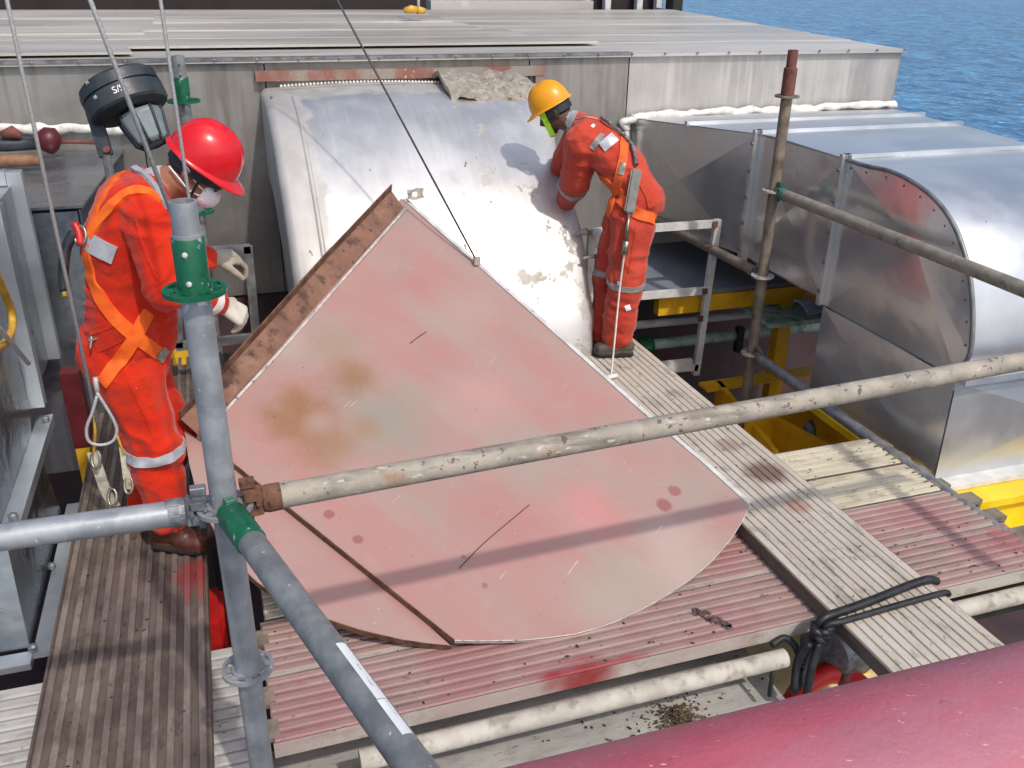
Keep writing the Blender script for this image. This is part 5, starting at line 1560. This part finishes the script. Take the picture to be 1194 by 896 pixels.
def hand(fig, wrist, d, n, th, tagn, curl=.5, s=1.0):
    """d: wrist to fingers, n: back of the hand, th: side the thumb is on"""
    d = d.normalized(); n = (n - d * n.dot(d)).normalized(); th = (th - d * th.dot(d) - n * th.dot(n)).normalized()
    fig.add([(wrist, .030 * s), (wrist + d * .04 * s, .028 * s)], tagn)
    fig.add([(wrist + d * .03 * s + th * .018 * s, .021 * s), (wrist + d * .03 * s - th * .020 * s, .020 * s), (wrist + d * .095 * s + th * .030 * s, .017 * s), (wrist + d * .088 * s - th * .034 * s, .015 * s)], tagn)
    for i, (o, L, rr) in enumerate(((.033, .078, .0120), (.011, .088, .0125), (-.012, .080, .0120), (-.034, .062, .0108))):
        p = wrist + d * (.098 - .004 * i) * s + th * o * s
        a = .25 + curl * .35 + .06 * i
        pts = [(p, rr * s)]
        dd_ = d
        for kx, fr in enumerate((.45, .32, .23)):
            ang = a + curl * (.25, .75, .55)[kx]
            dd_ = (d * math.cos(min(ang, 2.2)) - n * math.sin(min(ang, 2.2)))
            a = ang
            p = p + dd_ * (L * fr * s)
            pts.append((p, rr * s * (.97 - .07 * kx)))
        fig.chain(pts, tagn)
    p0 = wrist + d * .035 * s + th * .026 * s - n * .006 * s
    p1 = p0 + (d * .6 + th * .75 - n * .25).normalized() * .042 * s
    p2 = p1 + (d * .85 + th * .25 - n * (.35 + .3 * curl)).normalized() * .034 * s
    p3 = p2 + (d * .8 - th * .05 - n * (.45 + .4 * curl)).normalized() * .026 * s
    fig.chain([(p0, .017 * s), (p1, .0145 * s), (p2, .0128 * s), (p3, .0112 * s)], tagn)
def boot(fig, heel, toe, ankle, s, zg):
    d = (toe - heel); d.z = 0; L = d.length; d.normalize(); sd = V((-d.y, d.x, 0))
    g = V((0, 0, 1))
    H = V((heel.x, heel.y, zg)); 
    fig.add([(H + d * .035 + g * .055, .036 * s), (ankle, .052 * s), (H + d * L * .55 + g * .062, .038 * s)], 'boot')
    fig.add([(H + d * L * .5 + g * .05 + sd * .012, .036 * s), (H + d * L * .5 + g * .05 - sd * .012, .036 * s), (H + d * (L - .05) + g * .042 + sd * .012, .032 * s), (H + d * (L - .05) + g * .042 - sd * .012, .032 * s)], 'boot')
    sole = []
    for a in (0.0, .3, .62, .86):
        for q in (-1, 1): sole.append((H + d * (.02 + a * (L - .04)) + sd * q * (.028 if a < .5 else .034) + g * .012, .0125))
    sole.append((H + d * (L - .02) + g * .012, .0125))
    fig.add(sole, 'sole')

ORDER = {'suit': 0, 'skin': 1, 'glove': 2, 'boot': 3, 'sole': 4, 'glove2': 5, 'suit_collar': 6}
def build_worker_one():
    base = V((-.42, 3.30, 0))
    J = lambda px, py, off=0.0: onfig(px, py, base, off)
    ZG = .006
    t = thing('person', 'worker in orange coveralls and red helmet standing on the brown plank, looking down', 'person', (base.x, base.y, ZG))
    F = Figure()
    face = (RH * .95 + FH * .30).normalized()               # where his chest points
    near = -FH * .95 + RH * .30                              # his right side, toward the viewer
    # legs
    hipR, hipL = J(150, 437, -.07), J(158, 432, .10)
    kneeR, kneeL = J(180, 522, -.08), J(198, 505, .12)
    ankR, ankL = J(197, 604, -.07), J(176, 600, .10)
    ankR.z = max(ankR.z, .10); ankL.z = max(ankL.z, .10)
    F.chain([(hipR, .128), (hipR.lerp(kneeR, .5), .112), (kneeR, .098), (kneeR.lerp(ankR, .5), .092), (ankR + V((0, 0, .03)), .084)], 'suit')
    F.chain([(hipL, .125), (hipL.lerp(kneeL, .5), .108), (kneeL, .094), (kneeL.lerp(ankL, .5), .088), (ankL + V((0, 0, .03)), .080)], 'suit')
    boot(F, J(176, 622, -.06), J(247, 630, -.10), ankR + V((0, 0, -.01)), 1.0, ZG)
    boot(F, J(152, 606, .08), J(215, 612, .16), ankL + V((0, 0, -.01)), 1.0, ZG)
    # pelvis, torso
    F.add([(J(132, 412, -.05), .128), (J(140, 408, .09), .120), (J(158, 425, -.03), .12), (J(150, 385, .02), .135)], 'suit')
    F.add([(J(145, 388, -.05), .125), (J(148, 384, .08), .12), (J(142, 345, -.05), .118), (J(148, 342, .08), .118)], 'suit')
    F.add([(J(142, 348, -.05), .118), (J(148, 344, .08), .116), (J(143, 285, -.07), .118), (J(160, 282, .11), .12)], 'suit')
    F.add([(J(140, 289, -.07), .126), (J(160, 284, .11), .122), (J(156, 245, -.09), .100), (J(148, 234, .13), .098), (J(180, 268, .02), .108), (J(180, 300, .02), .09)], 'suit')
    F.add([(J(180, 300, .02), .09), (J(172, 345, .02), .10), (J(166, 390, .02), .12)], 'suit')
    F.add([(J(163, 238, -.11), .078), (J(150, 226, .15), .08), (J(176, 222, .02), .075)], 'suit')
    # neck and head
    hc = J(226, 199, .02)
    hf = (RH * .80 + FH * .18 + V((0, 0, -.62))).normalized()
    hu = (V((0, 0, .78)) + RH * .62 + FH * .02).normalized()
    F.add([(J(180, 222, .02), .066), (J(210, 208, .02), .060)], 'skin')
    F.add([(J(178, 224, .02), .074), (J(188, 216, .02), .070)], 'suit_collar')
    P = head(F, hc, hf, hu, .86)
    # near arm
    sh, el, wr = J(178, 258, -.15), J(197, 336, -.19), J(256, 352, -.02)
    F.chain([(J(166, 245, -.10), .085), (sh, .088), (sh.lerp(el, .5), .082), (el, .076), (el.lerp(wr, .45), .064), (el.lerp(wr, .84), .054)], 'suit')
    hand(F, wr, (J(282, 368, .02) - wr), V((0, 0, 1)) * .7 + RH * .5 - FH * .3, FH * .9 + RH * .2, 'glove', .75, 1.05)
    # far arm
    sh2, el2, wr2 = J(176, 238, .18), J(212, 310, .16), J(243, 300, .22)
    F.chain([(J(160, 232, .12), .085), (sh2, .085), (el2, .072), (el2.lerp(wr2, .8), .054)], 'suit')
    hand(F, wr2, (J(266, 300, .26) - wr2), V((0, 0, 1)) * .8 + RH * .3, -FH, 'glove2', .8, 1.05)
    joints = [(kneeR, .16, 1.), (kneeL, .16, .9), (el, .15, 1.), (el2, .15, 1.), (J(150, 385, 0), .2, .9), (ankR, .14, 1.1), (ankL, .14, 1.), (hipR, .16, .7), (sh, .14, .8), (J(140, 330, 0), .2, .7)]
    body = F.build('body', [M['suit1'], M['skin1'], M['glove'], M['boot'], M['sole'], M['glove_tan'], M['suit_collar']], ORDER, t, .0065, .018, joints)
    eyes(P, t, .86, M['cuff_white'], M['ink'])
    hair_cap(P, t, .86, M['hair'])
    # helmet, its liner and strap
    rim = P(0, .008, .058)
    hl = helmet(t, rim, hf, hu, .86, M['helmet_red'])
    bm = B()
    s_ = hf.cross(hu)
    ring = [rim - hu * .012 + s_ * (math.sin(2 * math.pi * i / 32) * .081) + hf * (math.cos(2 * math.pi * i / 32) * .101) for i in range(32)]
    rows = [[bm.verts.new(p), bm.verts.new(p - hu * .035)] for p in ring]
    for i in range(32): bm.faces.new((rows[i][0], rows[(i + 1) % 32][0], rows[(i + 1) % 32][1], rows[i][1]))
    obj('head_band', bm, M['black_band'], hl, True)
    # dust mask over nose and mouth, with straps
    bm = B(); bmesh.ops.create_icosphere(bm, subdivisions=3, radius=1)
    for v in list(bm.verts):
        if v.co.y < -.15: v.co.y = -.15
        x, y, z = v.co
        v.co = P(x * .058, .072 + y * .068, -.045 + z * .062 - .008 * y)
    mk = obj('dust_mask', bm, M['mask'], t, True)
    for q in (-1, 1):
        bm = B(); tube(bm, smoothpts([P(.052 * q, .075, -.028), P(.080 * q, .03, -.008), P(.090 * q, -.03, .03), P(.07 * q, -.085, .045), P(0, -.112, .05)], 6), .0030, 6); obj('mask_strap', bm, M['mask'], mk, True)
        bm = B(); tube(bm, smoothpts([P(.052 * q, .07, -.055), P(.076 * q, .02, -.05), P(.080 * q, -.03, -.03), P(.055 * q, -.082, -.02)], 6), .0030, 6); obj('mask_strap', bm, M['mask'], mk, True)
        bm = B(); tube(bm, smoothpts([P(.088 * q, .03, .03), P(.082 * q, .035, -.03), P(.05 * q, .04, -.085), P(0, .055, -.115)], 6), .005, 6); obj('chin_strap', bm, M['black_band'], hl, True)
    # safety glasses
    bm = B()
    for q in (-1, 1):
        tube(bm, smoothpts([P(.066 * q, .086, .018), P(.082 * q, .03, .018), P(.088 * q, -.02, .012)], 4), .0032, 6)
        tube(bm, [P(.034 * q + .026 * math.cos(a), .106 - .3 * (.026 * math.cos(a)) * q, .008 + .018 * math.sin(a)) for a in [2 * math.pi * i / 14 for i in range(14)]], .003, 6, closed=True)
    obj('glasses', bm, M['black_band'], t, True)
    # collar, patches and bands
    F.ribbon('collar', [(150, 194), (160, 199), (171, 208), (183, 223), (197, 245)], .020, M['suit_collar'], t, .006, .006)
    F.ribbon('reflective_patch', [(100, 280), (110, 286), (121, 292), (134, 298)], .062, M['reflect'], t)
    F.band('reflective_band', kneeR.lerp(ankR, .02) + V((0, 0, -.0)), ankR - kneeR, .135, .036, M['reflect'], t)
    F.band('reflective_band', kneeL.lerp(ankL, .10), ankL - kneeL, .13, .036, M['reflect'], t)
    F.ribbon('pocket', [(108, 398), (122, 392), (140, 384)], .085, M['suit1'], t, .001, .003)
    F.ribbon('pocket_flap', [(107, 388), (121, 382), (139, 374)], .022, M['suit1'], t, .004, .003)
    F.ribbon('seam', [(158, 256), (164, 280), (174, 306), (184, 326)], .008, M['suit1'], t, .001, .003)
    F.ribbon('seam', [(150, 446), (162, 470), (174, 496), (180, 512)], .008, M['suit1'], t, .001, .003)
    # harness
    hs = F.ribbon('harness_strap', [(142, 203), (129, 216), (117, 236), (109, 257), (104, 276)], .032, M['webbing'], t)
    F.ribbon('harness_strap', [(190, 236), (176, 226), (160, 222), (144, 228), (128, 243), (115, 260), (106, 276)], .032, M['webbing'], t, .006)
    F.ribbon('harness_strap', [(101, 284), (103, 305), (108, 330), (120, 352), (136, 373), (155, 390), (174, 404), (190, 418)], .046, M['webbing'], t)
    F.ribbon('harness_strap', [(172, 364), (164, 380), (150, 404), (136, 425), (121, 447)], .046, M['webbing'], t, .007)
    F.ribbon('buckle', [(183, 411), (191, 418)], .05, M['buckle'], t, .010)
    h = F.hit(101, 276)
    if h[0]:
        q = h[0] + h[1] * .02
        bm = B(); tube(bm, [q + (UP * math.sin(a) * .03 + RT * math.cos(a) * .018) for a in [2 * math.pi * i / 16 for i in range(16)]], .006, 8, closed=True); obj('harness_ring', bm, M['buckle'], t, True)
        bm = B(); tube(bm, smoothpts([q + RT * -.02 + UP * .01, q - RT * .045 - UP * .04, q - RT * .055 - UP * .12, q - RT * .05 - UP * .18], 6), [.017] * 19, 8); obj('lanyard', bm, M['black_strap'], t, True)
        bm = B(); tube(bm, smoothpts([q + RT * -.02 + UP * .04, q - RT * .005 + UP * .01, q + RT * .002 - UP * .03], 5), .013, 8); obj('tag_loop', bm, M['red'], t, True)
        bm = B(); tube(bm, [q - RT * .05 - UP * .16, q - RT * .045 - UP * .195], .012, 8); obj('snap_hook', bm, M['yellow_hose'], t, True)
    h = F.hit(110, 397)
    if h[0]:
        q = h[0] + h[1] * .012
        bm = B(); tube(bm, smoothpts([q - RT * .012, q + UP * .01 + RT * .02, q + UP * .02 + RT * .04, q + UP * .045 + RT * .045], 5), .0045, 6); tube(bm, smoothpts([q - RT * .012, q + UP * .015, q - UP * .03 - RT * .006], 5), .0045, 6); obj('clip', bm, M['buckle'], t, True)
    # glove cuff: a red band over the white knit
    d = (wr - el).normalized()
    F.band('glove_cuff', wr + d * -.012, d, .10, .028, M['red'], t)
    F.band('glove_cuff', wr + d * -.045, d, .10, .03, M['cuff_white'], t)
    return F
build_worker_one()

def build_worker_two():
    base = onz(716, 411, .066); base.z = 0
    J = lambda px, py, off=0.0: onfig(px, py, base, off)
    ZG = .066
    t = thing('person', 'worker in faded orange coveralls and yellow helmet bending over the old silver duct', 'person', (base.x, base.y, ZG))
    F = Figure()
    hipN, hipF = J(737, 262, -.05), J(728, 258, .12)
    kneeN, kneeF = J(729, 325, -.06), J(711, 318, .13)
    ankN, ankF = J(720, 391, -.03), J(703, 386, .10)
    F.chain([(hipN, .125), (hipN.lerp(kneeN, .5), .112), (kneeN, .100), (kneeN.lerp(ankN, .5), .094), (ankN, .082)], 'suit')
    F.chain([(hipF, .120), (hipF.lerp(kneeF, .5), .105), (kneeF, .092), (kneeF.lerp(ankF, .5), .086), (ankF, .080)], 'suit')
    boot(F, J(740, 408, -.03), J(688, 416, -.05), ankN + V((0, 0, -.02)), 1.0, ZG)
    boot(F, J(722, 402, .08), J(676, 406, .10), ankF + V((0, 0, -.02)), 1.0, ZG)
    # pelvis, back, chest: bending to the left and away
    F.add([(J(752, 232, -.03), .112), (J(746, 230, .12), .11), (J(732, 248, -.03), .11), (J(733, 245, .12), .105)], 'suit')
    F.add([(J(748, 228, -.03), .112), (J(742, 226, .13), .108), (J(728, 196, .02), .118), (J(724, 195, .17), .112)], 'suit')
    F.add([(J(728, 197, .02), .118), (J(724, 195, .17), .112), (J(705, 172, .06), .112), (J(701, 170, .23), .11)], 'suit')
    F.add([(J(705, 172, .06), .11), (J(701, 170, .23), .108), (J(688, 153, .11), .090), (J(682, 155, .28), .088)], 'suit')
    F.add([(J(687, 158, .07), .082), (J(683, 152, .32), .08), (J(675, 144, .22), .066)], 'suit')
    hc = J(648, 131, .27)
    hf = (-RH * .86 + FH * .22 + V((0, 0, -.48))).normalized()
    hu = (V((0, 0, .85)) - RH * .50 + FH * .05).normalized()
    F.add([(J(676, 146, .22), .062), (J(658, 140, .25), .056)], 'skin')
    F.add([(J(677, 148, .22), .070), (J(670, 143, .23), .066)], 'suit_collar')
    P = head(F, hc, hf, hu, .86)
    # near arm hangs down past the duct edge
    sh, el, wr = J(679, 165, .05), J(670, 214, .18), J(655, 246, .42)
    F.chain([(J(687, 158, .08), .085), (sh, .092), (sh.lerp(el, .5), .088), (el, .080), (el.lerp(wr, .45), .068), (el.lerp(wr, .85), .056)], 'suit')
    hand(F, wr, J(640, 258, .52) - wr, V((0, 0, 1)) - RH * .3, FH, 'glove', .6, 1.05)
    sh2, el2, wr2 = J(672, 162, .34), J(655, 195, .52), J(636, 212, .70)
    F.chain([(J(683, 156, .28), .085), (sh2, .085), (el2, .074), (el2.lerp(wr2, .8), .056)], 'suit')
    hand(F, wr2, J(622, 218, .80) - wr2, V((0, 0, 1)) - RH * .3, -FH, 'glove2', .6, 1.05)
    joints = [(kneeN, .18, 1.), (kneeF, .16, .9), (el, .15, 1.), (el2, .15, 1.), (J(735, 250, .03), .2, .9), (ankN, .16, 1.2), (ankF, .14, 1.), (sh, .14, .8), (J(712, 205, .05), .2, .9)]
    F.build('body', [M['suit2'], M['skin2'], M['glove'], M['boot2'], M['sole'], M['glove_tan'], M['suit_collar']], ORDER, t, .0065, .018, joints)
    eyes(P, t, .86, M['cuff_white'], M['ink'])
    hair_cap(P, t, .86, M['hair'], -.045)
    rim = P(0, .008, .055)
    hl = helmet(t, rim, hf, hu, .82, M['helmet_yellow'])
    s_ = hf.cross(hu)
    bm = B()
    ring = [rim - hu * .010 + s_ * (math.sin(2 * math.pi * i / 32) * .084) + hf * (math.cos(2 * math.pi * i / 32) * .104) for i in range(32)]
    rows = [[bm.verts.new(p), bm.verts.new(p - hu * .042)] for p in ring]
    for i in range(32):
        if math.cos(2 * math.pi * (i + .5) / 32) < .25: bm.faces.new((rows[i][0], rows[(i + 1) % 32][0], rows[(i + 1) % 32][1], rows[i][1]))
    obj('head_band', bm, M['black_band'], hl, True)
    for q in (-1, 1):
        a, b = P(.094 * q, .055, .05), P(.052 * q, .075, -.115)
        bm = B(); bar(bm, a, b, .004, .030, hf); obj('chin_strap', bm, M['lime'], hl)
    bm = B(); bar(bm, P(.054, .075, -.113), P(-.054, .075, -.113), .004, .026, hf); obj('chin_strap', bm, M['lime'], hl)
    bm = B(); tube(bm, smoothpts([P(-.05, .06, -.118), P(.0, .10, -.12), P(.05, .06, -.118)], 6), .004, 6); obj('strap_cord', bm, M['black_band'], hl, True)
    # collar, bands and patches
    F.ribbon('collar', [(672, 127), (669, 136), (664, 148)], .03, M['suit_collar'], t, .006, .006)
    F.ribbon('reflective_patch', [(702, 172), (709, 166), (717, 160)], .055, M['reflect'], t)
    F.ribbon('reflective_patch', [(690, 174), (696, 166), (703, 157)], .030, M['reflect_dull'], t)
    F.band('reflective_band', kneeN.lerp(ankN, .06), ankN - kneeN, .14, .034, M['reflect_dull'], t)
    F.band('reflective_band', kneeF.lerp(ankF, .0), ankF - kneeF, .125, .034, M['reflect_dull'], t)
    F.band('reflective_band', el.lerp(wr, .12), wr - el, .16, .03, M['reflect_dull'], t)
    F.ribbon('piping', [(673, 139), (682, 137), (692, 138), (700, 141)], .010, M['reflect_dull'], t, .003, .002)
    for a in (((720, 330), (724, 333)), ((731, 356), (733, 362)), ((690, 146), (693, 148)), ((741, 337), (743, 339))): F.ribbon('white_mark', list(a), .030 if a[0][1] > 350 else .02, M['white_print'], t, .002, .001)
    F.ribbon('seam', [(742, 262), (738, 290), (733, 318)], .008, M['suit2'], t, .001, .003)
    F.ribbon('pocket', [(752, 212), (760, 226), (764, 240)], .075, M['suit2'], t, .001, .003)
    # harness and lanyard
    F.ribbon('harness_strap', [(726, 157), (727, 172), (726, 188), (723, 202), (720, 216), (715, 232), (709, 250)], .046, M['webbing2'], t, .006)
    F.ribbon('harness_strap', [(700, 206), (708, 212), (718, 220), (728, 228)], .040, M['webbing2'], t)
    F.ribbon('harness_strap', [(724, 232), (735, 243), (748, 252), (762, 256)], .055, M['webbing2'], t, .007)
    F.ribbon('buckle', [(722, 196), (728, 197)], .06, M['buckle'], t, .012)
    def hover(px, py, e=.02):
        h = F.hit(px, py)
        return h[0] + h[1] * e if h[0] else J(px, py, -.15)
    bm = B(); tube(bm, smoothpts([hover(699, 140), hover(711, 149), hover(722, 158), hover(731, 168), hover(738, 178), hover(740, 196)], 5), .010, 8); obj('lanyard_rope', bm, M['rope_bw'], t, True)
    a, b = hover(740, 198, .03), hover(733, 252, .03)
    bm = B(); bar(bm, a, b, .055, .028, -FH); bmesh.ops.bevel(bm, geom=bm.edges[:], offset=.009, segments=2, affect='EDGES'); obj('shock_pack', bm, M['pack_grey'], t, True, 60)
    c_ = hover(731, 280, .03)
    bm = B(); tube(bm, [b, c_], .010, 8); tube(bm, [c_, c_ + V((-.005, 0, -.07))], .017, 8); obj('connector', bm, M['buckle'], t, True)
    e = onz(712, 440, .08)
    bm = B(); tube(bm, smoothpts([c_ + V((-.005, 0, -.05)), hover(724, 340, .03), onz(714, 425, .1), e], 6), .005, 6); obj('lanyard_line', bm, M['cuff_white'], t, True)
    bm = B(); tube(bm, [e + V((-.02, 0, 0)), e + V((.04, .01, 0))], [.014, .012], 8); obj('anchor_knot', bm, M['cuff_white'], t, True)
    return F
build_worker_two()

# lanyard hooks lying at worker one's feet
t = thing('lanyard_hooks', 'soiled webbing lanyard with metal hooks hanging by the boots of the red helmet worker', 'lanyard', onz(130, 600, .0))
y = 3.18
strap3('webbing', [ony(108, 528, y), ony(116, 552, y), ony(124, 574, y + .02), ony(134, 590, y + .03)], .040, .006, M['plastic_clear'], t, -FH)
strap3('webbing', [ony(144, 522, y), ony(147, 545, y), ony(150, 570, y)], .030, .006, M['plastic_clear'], t, -FH)
bm = B(); tube(bm, smoothpts([ony(109, 470, y), ony(111, 505, y), ony(109, 530, y)], 5), .006, 6); tube(bm, smoothpts([ony(137, 508, y), ony(142, 522, y), ony(145, 530, y)], 5), .006, 6); obj('cord', bm, M['yellow_hose'], t, True)
bm = B()
for (px, py) in ((131, 580), (150, 566), (112, 536)):
    q = ony(px, py, y - .01)
    tube(bm, [q + (UP * math.sin(a) * .032 + RT * math.cos(a) * .016) for a in [2 * math.pi * i / 12 for i in range(12)]], .006, 6, closed=True)
obj('hook', bm, M['buckle'], t, True)

# ------------------------------------------------------------------ dirt: chips scattered on the planks and a heap below
def chips(name, spots, mat):
    bm = B()
    for (p, s) in spots:
        a = random.uniform(0, 6.3)
        l = s * random.uniform(.8, 2.2)
        vs = [bm.verts.new(p + V((math.cos(a + q) * (l if i % 2 else s), math.sin(a + q) * (l if i % 2 else s), 0))) for i, q in enumerate((0, 1.3, 2.9, 4.4))]
        tp = bm.verts.new(p + V((random.uniform(-s, s) * .3, random.uniform(-s, s) * .3, s * random.uniform(.4, .9))))
        for i in range(4): bm.faces.new((vs[i], vs[(i + 1) % 4], tp))
        bm.faces.new(vs)
    o = obj(name, bm, mat)
    return tag(o, kind='stuff')
sp = []
cl = [(random.uniform(0, 2.9), random.uniform(2.1, 2.62)) for _ in range(16)]
for i in range(170):
    q = random.choice(cl)
    x, y = (random.gauss(q[0], .16), random.gauss(q[1], .06)) if random.random() < .75 else (random.uniform(0, 2.9), random.uniform(2.1, 2.62))
    if not (0 < x < 2.9 and 2.1 < y < 2.62): continue
    sp.append((V((x, y + .015 * x, .002)), random.uniform(.002, .0055)))
for i in range(60): sp.append((V((random.uniform(-.68, -.24), random.uniform(1.7, 3.6), .005)), random.uniform(.002, .006)))
for i in range(50): sp.append((V((random.uniform(1.9, 2.25), random.uniform(1.9, 4.2), .064)), random.uniform(.002, .0045)))
for i in range(30): sp.append((V((random.uniform(2.3, 2.9), random.uniform(2.72, 3.15), .006)), random.uniform(.002, .005)))
for i in range(140): sp.append((V((random.gauss(1.25, .25), random.uniform(1.85, 2.3), -.318)), random.uniform(.003, .008)))
chips('dark_debris', sp, M['chip_dark'])
sp = []
c0 = onz(792, 842, -.318)
for i in range(620):
    r = abs(random.gauss(0, .06)); a = random.uniform(0, 6.3)
    sp.append((c0 + V((math.cos(a) * r * 1.3, math.sin(a) * r, max(0, .045 - r * .5) * random.random())), random.uniform(.002, .006)))
chips('debris_heap', sp, M['chip_tan'])
# dark smudge of marker print on the front red plank: loose strokes
bm = B()
for (pts) in ([(808, 712), (812, 710), (817, 713), (814, 717), (808, 715)], [(820, 713), (826, 715), (829, 716)], [(818, 719), (821, 716)], [(824, 722), (829, 720), (832, 723), (827, 725), (824, 722)], [(831, 719), (837, 721), (841, 722)], [(834, 726), (841, 724), (848, 727)], [(841, 729), (847, 728), (853, 730), (847, 732), (841, 729)]):
    P_ = [onz(*q, .0012) for q in pts]
    for a, b in zip(P_, P_[1:]): bar(bm, a, b, random.uniform(.012, .022), .0015)
tag(obj('marker_print', bm, M['smudge']), 'smudged dark marker print on the front red plank', 'marking')
